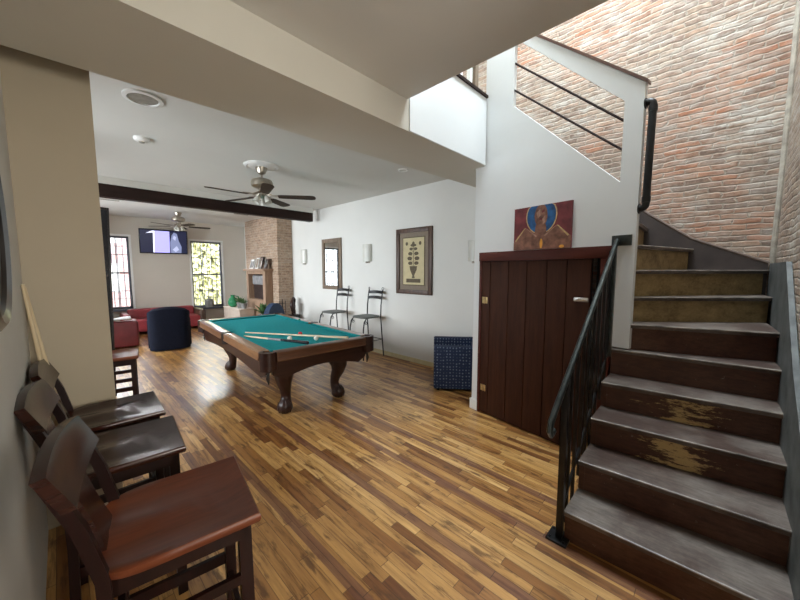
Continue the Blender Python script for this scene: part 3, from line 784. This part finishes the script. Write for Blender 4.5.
# black oval on the left wall
O = thing('oval_wall_mirror', 'large dark oval frame hanging on the grey left wall above the bar chairs', 'mirror', (-.149, 1.60, 1.47))
b = MB()
n = 40; vs = []
rings = []
for (k, x) in ((1.0, 0), (1.0, .012), (.93, .028), (.86, .018), (.84, .006)):
    rings.append([b.bm.verts.new((x, .33 * k * math.cos(2 * PI * i / n), .27 + .33 * k * math.sin(2 * PI * i / n))) for i in range(n)])
fs = [b.bm.faces.new(rings[0])]
for r0, r1 in zip(rings, rings[1:]):
    for i in range(n): fs.append(b.bm.faces.new((r0[i], r0[(i + 1) % n], r1[(i + 1) % n], r1[i])))
fs.append(b.bm.faces.new(rings[-1])); bmesh.ops.recalc_face_normals(b.bm, faces=fs)
b.build('oval_frame', 'oval', O)

# ------------------------------------------------------------------ iron bar stools by the right wall
def iron_stool(label, loc, group=None):
    t = thing('iron_bar_stool', label, 'stool', loc, PI, group)   # local +x is the front
    b = MB()
    ol = []
    for i in range(28):
        a = 2 * PI * i / 28; ex = .5
        ol.append((.185 * math.copysign(abs(math.cos(a)) ** ex, math.cos(a)), .20 * math.copysign(abs(math.sin(a)) ** ex, math.sin(a))))
    b.prism([(x * 1.12, y * 1.05) for x, y in ol], 'z', .738, .764); b.build('seat', plain('grey_seat_pad', (.13, .14, .13), .6, var=.2, vscale=30), t)
    for sy in (-1, 1):
        b = MB(); b.tube([(-.25, sy * .20, 0), (-.215, sy * .195, .40), (-.19, sy * .19, .74), (-.20, sy * .19, .95), (-.235, sy * .19, 1.19), (-.25, sy * .19, 1.235)], .012, 8)
        b.build('back_post', 'iron', t)
        b = MB(); b.tube([(.24, sy * .20, 0), (.235, sy * .195, .30), (.225, sy * .19, .55), (.20, sy * .185, .68), (.15, sy * .18, .735), (.08, sy * .17, .742)], .012, 8); b.build('leg', 'iron', t)
        b = MB(); P = [(.16 + .035 * math.cos(a) * (1 - a / 14), sy * .185, .66 + .035 * math.sin(a) * (1 - a / 14)) for a in [i * .5 for i in range(20)]]
        b.tube(P, .005, 6); b.build('scroll', 'iron', t)
        # looped finial
        b = MB(); b.tube([(-.25 + .006 * math.sin(a), sy * .19 + .022 * math.sin(a) * -sy, 1.235 + .022 - .022 * math.cos(a)) for a in [i * PI / 7 for i in range(15)]], .006, 6); b.build('finial', 'iron', t)
    for z in (1.185, 1.085):
        b = MB()
        b.grid(lambda u, v, z=z: Vector((-.228 - .02 * (z - 1.09) / .1 - .03 * (1 - (2 * u - 1) ** 2), -.185 + .37 * u, z - .03 + .055 * v + .012 * (1 - (2 * u - 1) ** 2))), 10, 2, (.008, 0, 0)); b.build('back_slat', 'iron', t)
    for z in (.32,):
        b = MB(); b.tube([(-.222, -.195, z), (.235, -.195, z)], .007, 6); b.tube([(-.222, .195, z), (.235, .195, z)], .007, 6); b.tube([(.236, -.195, z), (.236, .195, z)], .007, 6); b.tube([(-.222, -.195, z), (-.222, .195, z)], .007, 6)
        b.build('foot_ring', 'iron', t)
    return t
iron_stool('black iron bar stool with slatted back, nearer to the botanical print', (3.88, 4.60, 0))
iron_stool('black iron bar stool with slatted back, under the window-shaped mirror', (3.88, 5.62, 0))

# ------------------------------------------------------------------ pictures and sconces on the right wall
def framed(name, label, cat, y0, y1, z0, z1, fw, fm, depth=.035):
    t = thing(name, label, cat, (4.2, (y0 + y1) / 2, z0))
    w, h = (y1 - y0) / 2, z1 - z0
    b = MB()
    for (a0, a1, c0, c1) in ((-w, -w + fw, 0, h), (w - fw, w, 0, h), (-w + fw, w - fw, 0, fw), (-w + fw, w - fw, h - fw, h)): b.box(-depth, 0, a0, a1, c0, c1, .006)
    b.build('picture_frame', fm, t)
    return t, w, h
t, w, h = framed('botanical_print', 'brown framed botanical print of an urn with flowers', 'picture', 3.30, 4.10, 1.19, 2.31, .075, 'frame_brown', .04)
b = MB(); b.box(-.018, -.004, -w + .07, w - .07, .07, h - .07); b.build('mat_board', 'matboard', t)
b = MB(); b.box(-.024, -.018, -w + .15, w - .15, .15, h - .15, mi=1)
b.box(-.026, -.0241, -w + .165, w - .165, .165, h - .165, mi=0)
def bp(pts, e=.0275): b.prism(pts, 'x', -e, -.0262, mi=1)
bp([(-.16, .20), (.16, .20), (.16, .265), (-.16, .265)])
bp([(-.035, .275), (.035, .275), (.02, .32), (.075, .42), (.085, .48), (-.085, .48), (-.075, .42), (-.02, .32)])
bp([(-.006, .48), (.006, .48), (.006, .84), (-.006, .84)])
for s in (-1, 1):
    for (z, ln, r) in ((.50, .11, .05), (.58, .13, .055), (.66, .11, .05), (.74, .08, .04), (.80, .05, .035)):
        bp(ell(s * ln * .62, z + .03, r, r * .62, 10), .0278 + .0001 * z)
        bp([(0, z - .04), (s * ln * .6, z + .02), (s * ln * .6, z + .035)], .0277)
bp(ell(0, .85, .03, .045, 10), .0280)
for s in (-1, 1):
    bp(ell(s * .15, .86, .028, .032, 10), .0279)
b.build('print', ['parchment', 'print_ink'], t)
t, w, h = framed('wall_mirror', 'tall mirror in pale brown frame showing a reflected window', 'mirror', 5.75, 6.47, 1.18, 2.29, .085, 'frame_light', .035)
b = MB(); b.box(-.015, -.003, -w + .08, w - .08, .08, h - .08); b.build('mirror_glass', 'mirror', t)

def sconce(label, y, z0=1.74, h=.36, w=.12):
    t = thing('wall_sconce', label, 'lamp', (4.2, y, z0))
    b = MB()
    pts = [(-.005, -w)] + [(-.01 - .085 * math.cos((i / 12 - .5) * PI), w * math.sin((i / 12 - .5) * PI)) for i in range(13)] + [(-.005, w)]
    pts2 = [(x, y_) for x, y_ in pts]
    b.prism(pts2, 'z', .03, h); b.build('shade', 'frost', t, 50)
    b = MB(); b.box(-.012, -.0, -w * .5, w * .5, .0, h - .02, .003); b.lathe([(.018, 0), (.02, .02), (.01, .03)], (-.05, 0), 12); b.build('bracket', 'nickel', t)
sconce('white half-round wall sconce between the mirror and botanical print', 4.90)
sconce('white half-round wall sconce closest to the brick chimney', 7.27)
sconce('white half-round wall sconce just beside the white stair wall edge', 2.525, 1.70, .33, .10)

# ------------------------------------------------------------------ blue armchair
t = thing('blue_armchair', 'boxy dark blue dotted armchair against the right wall by the stair', 'armchair', (3.70, 2.62, 0), math.radians(-57.5 + 180))
# local x runs along the visible side, local y away from the camera is negative
t.location = (3.345, 2.60, 0); t.rotation_euler = (0, 0, math.radians(-52))
b = MB(); b.box(0, .70, 0, .13, .03, .60, .025, seg=3); b.build('armrest', 'blue_fabric', t)
b = MB(); b.box(0, .70, .38, .50, .03, .645, .025, seg=3); b.build('armrest', 'blue_fabric', t)
b = MB(); b.box(.02, .56, .13, .38, .03, .30, .01); b.build('base', 'blue_fabric', t)
b = MB(); b.box(.01, .52, .135, .375, .30, .42, .03, seg=3); b.build('seat_cushion', 'blue_fabric', t)
b = MB(); b.box(.52, .70, .13, .38, .30, .62, .03, seg=3); b.build('backrest', 'blue_fabric', t)
for x in (.06, .60):
    for y in (.07, .44): b = MB(); b.box(x - .02, x + .02, y - .02, y + .02, 0, .03); b.build('leg', 'iron', t)

# ------------------------------------------------------------------ far room furniture
t = thing('barrel_armchair', 'navy barrel armchair seen from behind, left of the pool table', 'armchair', (1.515, 8.08, 0), math.radians(-11))
def shell(R0, R1, z0, z1f, a0, a1, nm, mt, dz=0):
    b = MB(); n = 28; rows = []
    for i in range(n + 1):
        a = a0 + (a1 - a0) * i / n; z1 = z1f(i / n)
        q4 = (abs(math.cos(a)) ** 4 + abs(math.sin(a)) ** 4) ** -.25 * .93
        r0, r1 = R0 * q4, R1 * q4
        rows.append([(r0 * math.cos(a), r0 * math.sin(a), z0), (r0 * math.cos(a) * 1.04, r0 * math.sin(a) * 1.04, z1 - .04), (.5 * (r0 + r1) * math.cos(a), .5 * (r0 + r1) * math.sin(a), z1), (r1 * math.cos(a), r1 * math.sin(a), z1 - .04), (r1 * math.cos(a), r1 * math.sin(a), z0)])
    vs = [[b.bm.verts.new(p) for p in r] for r in rows]; fs = []
    for i in range(n):
        for j in range(5):
            k = (j + 1) % 5; fs.append(b.bm.faces.new((vs[i][j], vs[i][k], vs[i + 1][k], vs[i + 1][j])))
    fs += [b.bm.faces.new(vs[0]), b.bm.faces.new(vs[-1])]
    bmesh.ops.recalc_face_normals(b.bm, faces=fs); return b.build(nm, mt, t, 50)
shell(.37, .26, .02, lambda q: .62 + .26 * max(0, math.sin(PI * q)) ** .45, PI, 2 * PI, 'backrest', 'navy')
b = MB(); b.box(-.37, -.25, 0, .34, .02, .60, .03, seg=3); b.build('armrest', 'navy', t)
b = MB(); b.box(.25, .37, 0, .34, .02, .60, .03, seg=3); b.build('armrest', 'navy', t)
b = MB(); b.prism([(.25 * math.cos(a), .25 * math.sin(a)) for a in [PI + PI * i / 16 for i in range(17)]] + [(.25, .33), (-.25, .33)], 'z', .02, .42); b.build('seat_cushion', 'navy', t)

t = thing('red_armchair', 'dark red leather armchair left of the navy armchair', 'armchair', (.68, 9.05, 0), math.radians(-4))
b = MB(); b.box(-.42, .42, -.42, -.24, .03, .56, .05, seg=3); b.build('backrest', 'red', t)
b = MB(); b.box(.28, .44, -.24, .40, .03, .52, .05, seg=3); b.build('armrest', 'red', t)
b = MB(); b.box(-.44, -.28, -.24, .40, .03, .52, .05, seg=3); b.build('armrest', 'red', t)
b = MB(); b.box(-.28, .28, -.24, .38, .03, .42, .04, seg=3); b.build('seat_cushion', 'red', t)
o = MB().grid(lambda u, v: Vector((-.3 + .6 * u, -.13 + .24 * v, .03 * math.sin(5 * u) * math.sin(4 * v) + .02)), 14, 6, (0, 0, .02)).build('throw_cloth', 'cloth'); o.location = (.68, 8.73, .581); tag(o, 'crumpled pale cloth on top of dark red armchair', 'cloth')

t = thing('red_sofa', 'long red leather sofa along the far wall below the television', 'sofa', (1.86, 10.5, 0))
b = MB(); b.box(-.72, .76, .20, .42, .10, .60, .06, seg=3); b.build('backrest', 'red_bright', t)
b = MB(); b.box(-.72, .76, -.38, .20, .08, .38, .04, seg=3); b.build('seat_cushion', 'red_bright', t)
for s, x in ((0, -.86), (1, .76)): b = MB(); b.box(x, x + .14, -.38, .42, .06, .53, .05, seg=3); b.build('armrest', 'red_bright' if s == 0 else 'frame_brown', t)
for x in (-.8, .82):
    for y in (-.32, .36): b = MB(); b.box(x - .025, x + .025, y - .025, y + .025, 0, .08); b.build('leg', 'frame_brown', t)

t = thing('television', 'wall mounted flat television lit with a lavender picture', 'television', (2.02, 10.80, 2.05))
t.rotation_euler = (math.radians(8), 0, math.radians(-4))
b = MB(); b.box(-.53, .53, -.02, .03, 0, .64, .006); b.build('housing', 'black_plastic', t)
b = MB(); b.box(-.51, .51, -.0225, -.0205, .025, .615, mi=0)
def sp(pts, mi, e=.0005): b.prism(pts, 'y', -.0225 - e, -.0226, mi=mi)
sp([(-.245, .03), (-.235, .60), (-.205, .60), (-.215, .03)], 2)
sp([(-.215, .03), (-.205, .60), (.12, .60), (.12, .03)], 1)
sp([(-.39, .53), (-.25, .60), (-.235, .60), (-.235, .55)], 2, .0006)
sp([(.14, .03), (.13, .30), (.17, .50), (.22, .58), (.29, .55), (.33, .35), (.39, .20), (.38, .03)], 3)
sp([(.19, .42), (.22, .50), (.27, .46), (.25, .36)], 4, .0008); sp([(.18, .12), (.28, .22), (.33, .12), (.25, .05)], 4, .0008)
b.build('screen', [emis('screen_dark', (.012, .014, .04), 1.0), emis('screen_lavender', (.40, .38, .90), 1.15), emis('screen_white', (.8, .82, 1.0), 1.3), emis('screen_grey', (.22, .25, .42), .9), emis('screen_pale', (.45, .48, .68), 1.0)], t)
b = MB(); b.box(-.08, .08, .03, .10, .2, .45); b.build('wall_mount', 'black_plastic', t)

# tall black board past the end of the tan wall
t = thing('tall_board', 'tall narrow black board standing just past the tan wall edge', 'board', (.22, 5.45, 0)); t.rotation_euler = (0, math.radians(1.6), 0)
b = MB(); b.box(-.18, .18, -.02, .02, 0.005, 2.36, .004); b.build('panel', 'black_plastic', t)
b = MB(); b.box(-.19, -.17, -.03, .03, 0.005, 2.37, .004); b.box(.17, .19, -.03, .03, 0.005, 2.37, .004); b.box(-.17, .17, -.03, .03, 2.34, 2.37, .004); b.build('board_frame', 'leather', t)

# fireplace surround on the chimney
t = thing('fireplace_surround', 'wooden mantel surround with dark opening on the brick chimney', 'fireplace', (3.8, 8.80, 0))
for y0, y1 in ((-.60, -.46), (.46, .60)): b = MB(); b.box(-.20, 0, y0, y1, .0, 1.58, .006); b.build('side_post', 'mantel', t)
b = MB(); b.box(-.20, 0, -.46, .46, 1.50, 1.58, .004); b.box(-.20, 0, -.46, .46, 0, .83); b.build('front_panel', 'mantel', t)
b = MB(); b.box(-.26, 0, -.66, .66, 1.58, 1.64, .01); b.build('mantel_shelf', 'mantel', t)
b = MB(); b.box(-.05, -.01, -.46, .46, .83, 1.5); b.build('firebox', 'firebox_dark', t)
b = MB(); b.box(-.15, -.05, -.40, .30, 1.22, 1.46, .01); b.build('fire_hood', 'slate', t)
def leaning(label, y, w, h, m1, m2):
    q = thing('photo_frame', label, 'picture frame', (3.67, y, 1.64)); q.rotation_euler = (0, math.radians(14), 0)
    b = MB(); b.box(-.01, .01, -w, w, .0, h, .003); b.build('frame', m1, q)
    b = MB(); b.box(-.0125, -.0101, -w + .03, w - .03, .03, h - .03); b.build('photo', m2, q)
leaning('white photo frame at the window end of the mantel shelf', 9.18, .14, .26, 'trim_white', 'leather')
leaning('white photo frame standing second on the mantel shelf', 8.86, .10, .30, 'trim_white', 'matboard')
leaning('dark photo frame in the middle of the mantel shelf', 8.62, .10, .32, 'leather', 'frame_brown')
leaning('dark photo frame at the near end of mantel shelf', 8.30, .10, .26, 'frame_brown', 'leather')

t = thing('low_cabinet', 'low cream cabinet in front of the chimney holding the green jug', 'cabinet', (3.38, 9.45, 0))
b = MB(); b.box(-.20, .18, -.62, .55, 0.0, .56, .005); b.build('body', 'plaster_box', t)
b = MB(); b.box(-.22, .19, -.64, .57, .56, .59, .005); b.build('top', 'plaster_box', t)
o = MB().lathe([(.07, 0), (.115, .05), (.125, .14), (.10, .23), (.05, .27), (.05, .31), (.065, .33)], seg=24).build('body', 'green', None, 60)
J = thing('green_jug', 'shiny green jug on the low cream cabinet', 'jug', (3.30, 9.62, .59)); o.parent = J
b = MB(); b.tube([(.05, -.02, .30), (.13, -.05, .28), (.16, -.06, .20), (.12, -.05, .11)], .012, 8); b.build('handle', 'green', J)
def plant(label, loc, h, n, seedv, pr=.08, ph=.12):
    random.seed(seedv)
    q = thing('potted_plant', label, 'plant', loc)
    b = MB(); b.lathe([(pr * .7, 0), (pr, ph), (pr * 1.08, ph), (pr * 1.08, ph + .02), (pr * .9, ph + .02)], seg=18); b.build('pot', 'pot', q)
    b = MB()
    for i in range(n):
        a = random.uniform(0, 2 * PI); e = random.uniform(.5, 1.35); ln = h * random.uniform(.6, 1)
        d = Vector((math.cos(a) * math.cos(e), math.sin(a) * math.cos(e), math.sin(e))); s_ = d.cross(Vector((0, 0, 1))).normalized() * ln * .10
        p0 = Vector((0, 0, ph)); p1 = p0 + d * ln * .5; p2 = p0 + d * ln - Vector((0, 0, ln * .15))
        up = d.cross(s_).normalized() * .002
        v = [b.bm.verts.new(x) for x in (p0, p1 - s_, p2, p1 + s_, p1 + up * 4)]
        for f in ((0, 1, 4), (1, 2, 4), (2, 3, 4), (3, 0, 4)): b.bm.faces.new([v[k] for k in f])
        v = [b.bm.verts.new(x - up) for x in (p0, p1 - s_, p2, p1 + s_, p1 - up * 2)]
        for f in ((0, 4, 1), (1, 4, 2), (2, 4, 3), (3, 4, 0)): b.bm.faces.new([v[k] for k in f])
    b.build('foliage', 'leaf', q)
plant('leafy plant beside the green jug on the cream cabinet', (3.36, 9.28, .59), .24, 40, 3)
plant('second leafy plant on cream cabinet, nearer to the pool table', (3.34, 8.95, .59), .20, 34, 4)
plant('bushy potted plant at the right end of the mantel surround', (3.45, 8.02, 0), .42, 44, 5, .11, .50)
o = MB().lathe([(.10, 0), (.14, .08), (.15, .16), (.12, .24), (.10, .25)], seg=24).build('stone_pot', 'pot', None, 60); o.location = (3.06, FY - .14 + .03, .50); o.scale = (.9, .45, 1); tag(o, 'round grey pot on the sill of the right window', 'pot')

# dark teal armchair behind the table
t = thing('teal_armchair', 'dark blue armchair with rounded back beyond the far end of pool table', 'armchair', (3.05, 7.15, 0), math.radians(-150))
b = MB(); b.prism([(.34 * math.cos(a), .42 + .47 * math.sin(a)) for a in [PI * i / 16 for i in range(17)]] + [(-.34, .1), (.34, .1)], 'y', .24, .36); b.build('backrest', 'blue_plain', t, 40)
b = MB(); b.box(-.30, .30, -.32, .24, .1, .42, .04, seg=3); b.build('seat_cushion', 'blue_plain', t)
for x in (-.38, .30): b = MB(); b.box(x, x + .08, -.32, .24, .1, .58, .03, seg=3); b.build('armrest', 'blue_plain', t)
for x in (-.26, .26):
    for y in (-.26, .28): b = MB(); b.box(x - .02, x + .02, y - .02, y + .02, 0, .1); b.build('leg', 'iron', t)
# dark figure and fire tools
t = thing('standing_sculpture', 'dark loop-shaped sculpture on the floor in the chimney corner', 'sculpture', (4.02, 7.55, 0))
b = MB(); b.box(-.11, .11, -.11, .11, 0, .5, .01); b.build('plinth', 'leather', t)
b = MB(); b.tube([(-.02 + .08 * math.cos(a), .09 * math.cos(a), .70 + .21 * math.sin(a)) for a in [-PI / 2 + i * 2 * PI / 20 for i in range(21)]], [.035 + .015 * math.sin(i) for i in range(21)], 10, cap=True); b.ball((-.02, 0, .70), .075, sc=(.8, .8, 1.6)); b.build('figure', 'table_dark', t, 60)
t = thing('fire_tool_stand', 'black fireplace tool stand by the chimney corner', 'fireplace tools', (3.72, 7.55, 0))
b = MB(); b.lathe([(.11, 0), (.11, .015), (.02, .03)], seg=18); b.tube([(0, 0, .02), (0, 0, .90)], .010, 8); b.tube([(-.08, 0, .80), (.08, 0, .80)], .007, 6); b.build('stand', 'iron', t)
for x in (-.08, .08): b = MB(); b.tube([(x, 0, .86), (x, 0, .25)], .007, 6); b.box(x - .035, x + .035, -.006, .006, .12, .26, .004); b.build('tool', 'iron', t)

# ------------------------------------------------------------------ ceiling fans
def fan(label, loc, zc, zb, r, a0, medallion=True):
    t = thing('ceiling_fan', label, 'fan', (loc[0], loc[1], zb))
    H_ = zc - zb
    if medallion:
        b = MB(); b.lathe([(.215, H_), (.215, H_ - .012), (.19, H_ - .028), (.165, H_ - .018), (.14, H_ - .03), (.08, H_ - .03)], seg=36); b.build('medallion', 'trim_white', t)
    b = MB(); b.lathe([(.075, H_ - .02), (.075, H_ - .04), (.05, H_ - .10), (.018, H_ - .12)], seg=24); b.build('canopy', 'nickel', t)
    b = MB(); b.tube([(0, 0, H_ - .11), (0, 0, .2)], .012, 10); b.build('downrod', 'nickel', t)
    b = MB(); b.lathe([(.03, .225), (.09, .22), (.13, .20), (.14, .165), (.135, .125), (.10, .105), (.05, .095), (.045, .02), (.05, -.01), (.02, -.03)], seg=32); b.build('motor', 'nickel', t, 50)
    for k in range(5):
        a = math.radians(a0 + 72 * k)
        b = MB(); tl = Matrix.Rotation(math.radians(-9), 4, 'X'); b.T = Matrix.Rotation(a, 4, 'Z') @ Matrix.Translation((0, 0, 0)) @ tl
        pts = [(.20, -.045), (.24, -.055), (r - .06, -.07), (r - .015, -.055), (r, -.02), (r, .02), (r - .015, .055), (r - .06, .07), (.24, .055), (.20, .045)]
        b.prism(pts, 'z', -.004, .004); o_ = b.build('blade', 'blade', t)
        b = MB(); b.T = Matrix.Rotation(a, 4, 'Z'); b.prism([(.09, -.02), (.20, -.04), (.25, -.015), (.25, .015), (.20, .04), (.09, .02)], 'z', .006, .014); b.tube([(.04, 0, .05), (.075, 0, .03), (.12, 0, .010)], [.012, .014, .016], 8); b.build('blade_arm', 'nickel', o_)
    for k in range(3):
        a = math.radians(a0 + 20 + 120 * k); c = Vector((.06 * math.cos(a), .06 * math.sin(a), 0))
        b = MB(); b.T = Matrix.Translation((c.x, c.y, -.02)) @ Matrix.Rotation(math.radians(25), 4, Vector((-math.sin(a), math.cos(a), 0))).inverted()
        b.lathe([(.018, .015), (.025, 0), (.036, -.03), (.042, -.07), (.046, -.08), (.038, -.076), (.015, -.02)], seg=18); b.build('light_shade', 'frost', t, 60)
    return t
fan('five-bladed ceiling fan with white medallion above the pool table', (1.95, 4.42), 2.98, 2.585, .69, 36)
fan('distant ceiling fan in front of the television, beyond the dark beam', (2.04, 9.24), 2.98, 2.64, .66, 66, False)

# ceiling fittings
t = thing('recessed_speaker', 'round grey recessed ceiling grille nearest the soffit', 'ceiling fitting', (.56, 3.40, 2.98))
b = MB(); b.lathe([(.135, 0), (.135, -.012), (.105, -.016), (.10, -.004)], seg=32); b.build('trim_ring', 'trim_white', t)
b = MB(); b.lathe([(.10, -.002), (.10, -.008), (.02, -.010)], seg=32); b.build('grille', 'vent', t)
o = MB().lathe([(.07, 0), (.07, -.02), (.055, -.035), (.03, -.04)], seg=28).build('base', 'trim_white', None, 50)
t = thing('smoke_detector', 'round white smoke detector on the ceiling left of the fan', 'smoke detector', (.69, 4.42, 2.98)); o.parent = t
b = MB(); b.lathe([(.028, -.038), (.024, -.05), (.01, -.052)], seg=16); b.build('sensor_cap', 'vent', t)
t = thing('recessed_downlight', 'small recessed ceiling light near the right wall and soffit', 'ceiling fitting', (3.39, 3.2, 2.98))
b = MB(); b.lathe([(.07, 0), (.07, -.01), (.05, -.012), (.045, -.003)], seg=24); b.build('trim_ring', 'trim_white', t)
b = MB(); b.lathe([(.046, -.001), (.046, -.005), (.01, -.006)], seg=24); b.build('lens', 'frost', t)
for x, y in ((.75, 8.6), (3.2, 8.5)):
    t = thing('ceiling_register', ('slim white air register in the far ceiling, left of the second fan' if x < 2 else 'slim white air register in the far ceiling, near the chimney'), 'vent', (x, y, 2.98))
    b = MB(); b.box(-.20, .20, -.05, .05, -.012, 0, .003); b.build('frame', 'trim_white', t)
    b = MB()
    for i in range(4): b.box(-.17, .17, -.035 + i * .02, -.028 + i * .02, -.016, -.012)
    b.build('slats', 'vent', t)

# ------------------------------------------------------------------ outdoors
o = struct(MB().box(-12, 16, 11.2, 34, -1.0, -.8).build('street_ground', 'asphalt'))
t = thing('brick_building', 'pale pink brick building across the street seen through the left window', 'building', (1.2, 24, -.8))
b = MB(); b.box(-6, 3.2, 0, 5, 0, 9); b.build('facade', 'out_pink', t)
for i in range(5):
    for j in range(3):
        x = -5 + i * 1.75; z = 1.2 + j * 2.7
        b = MB(); b.box(x, x + .9, -.05, 0.02, z, z + 1.6); b.build('window', 'trim_white', t)
random.seed(11)
def tree(label, loc, R0, n):
    q = thing('street_tree', label, 'tree', loc)
    b = MB(); b.tube([(0, 0, 0), (.1, 0, 1.6), (-.05, .1, 3.2)], [.18, .14, .08], 10); b.build('trunk', 'bark', q)
    b = MB()
    for i in range(n):
        while True:
            p = Vector((random.uniform(-1, 1), random.uniform(-1, 1), random.uniform(-1, 1)))
            if .3 < p.length < 1: break
        p = Vector((p.x * R0, p.y * R0 * .7, 2.6 + p.z * R0 * 1.15))
        a = Vector((random.gauss(0, 1), random.gauss(0, 1), random.gauss(0, 1))).normalized(); c = a.orthogonal().normalized(); s_ = random.uniform(.10, .2)
        v = [b.bm.verts.new(p + k) for k in (a * s_, c * s_ * .6, -a * s_, -c * s_ * .6)]; b.bm.faces.new(v)
    b.build('crown', 'out_leaf', q)
tree('yellow-green leafy tree filling the right window', (4.4, 16.0, -.8), 2.2, 9000)

# ------------------------------------------------------------------ lights
def area(name, loc, target, sx, sy, e, col):
    l = bpy.data.lights.new(name, 'AREA'); l.shape = 'RECTANGLE'; l.size = sx; l.size_y = sy; l.energy = e; l.color = col
    o = bpy.data.objects.new(name, l); C.objects.link(o); o.location = loc
    o.rotation_euler = (Vector(target) - Vector(loc)).to_track_quat('-Z', 'Y').to_euler(); return o
SKY = (.90, .96, 1.0)
area('sky_far_left_window', (.9, 12.4, 3.4), (1.2, 7, .4), 1.6, 1.6, 420, SKY)
area('sky_far_right_window', (3.1, 12.4, 3.4), (2.6, 7, .4), 1.6, 1.6, 420, SKY)
for y, e in ((4.1, 115), (6.4, 125), (8.6, 230)): area('added_side_window_light', (-2.0, y, 1.9), (2.5, y, .9), 1.4, 1.7, e, SKY)  # added lamps outside the unseen side windows
area('added_stairwell_light', (2.9, .8, 6.3), (3.0, .9, 0), 1.6, 2.0, 260, (.80, .92, 1.0))  # added lamp lighting the stairwell through the unseen ceiling opening
area('added_rear_window_light', (.65, -3.0, 1.9), (1.0, 3, 1.6), 1.2, 1.5, 118, (1.0, .94, .82))  # added lamp outside the unseen rear window, brightening the hall
sun = bpy.data.lights.new('sun', 'SUN'); sun.energy = 4.5; sun.angle = .02; sun.color = (1, .95, .86)
so = bpy.data.objects.new('sun', sun); C.objects.link(so); so.rotation_euler = Vector((-.25, 1, -.9)).to_track_quat('-Z', 'Y').to_euler(); so.location = (0, -5, 12)

w = bpy.data.worlds.new('world'); S.world = w; w.use_nodes = True; nt = w.node_tree
bg = nt.nodes['Background']; bg.inputs[1].default_value = 3.0
bg.inputs[0].default_value = (.86, .93, 1, 1)

# roof over the pool room so the sun only reaches the street
b = MB(); b.box(-1.3, 4.4, 4.2, 11.2, 3.38, 3.6); struct(b.build('ceiling_roof', 'roofing'))

# ------------------------------------------------------------------ camera
cam = bpy.data.cameras.new('camera'); co = bpy.data.objects.new('camera', cam); C.objects.link(co); S.camera = co
cam.sensor_width = 36; cam.lens = 326.68 / 800 * 36; cam.clip_start = .02
yaw, pitch, roll = map(math.radians, (46.124, -5.207, -.027))
f = Vector((math.sin(yaw) * math.cos(pitch), math.cos(yaw) * math.cos(pitch), math.sin(pitch)))
r = Vector((math.cos(yaw), -math.sin(yaw), 0)); u = r.cross(f)
c_, s_ = math.cos(roll), math.sin(roll)
r2 = r * c_ + u * s_; u2 = u * c_ - r * s_
mw = Matrix(((r2.x, u2.x, -f.x, 0), (r2.y, u2.y, -f.y, 0), (r2.z, u2.z, -f.z, 1.6), (0, 0, 0, 1)))
co.matrix_world = mw
S.view_settings.view_transform = 'Standard'; S.view_settings.look = 'None'; S.view_settings.gamma = 1; S.view_settings.exposure = .5
S.view_settings.use_curve_mapping = False
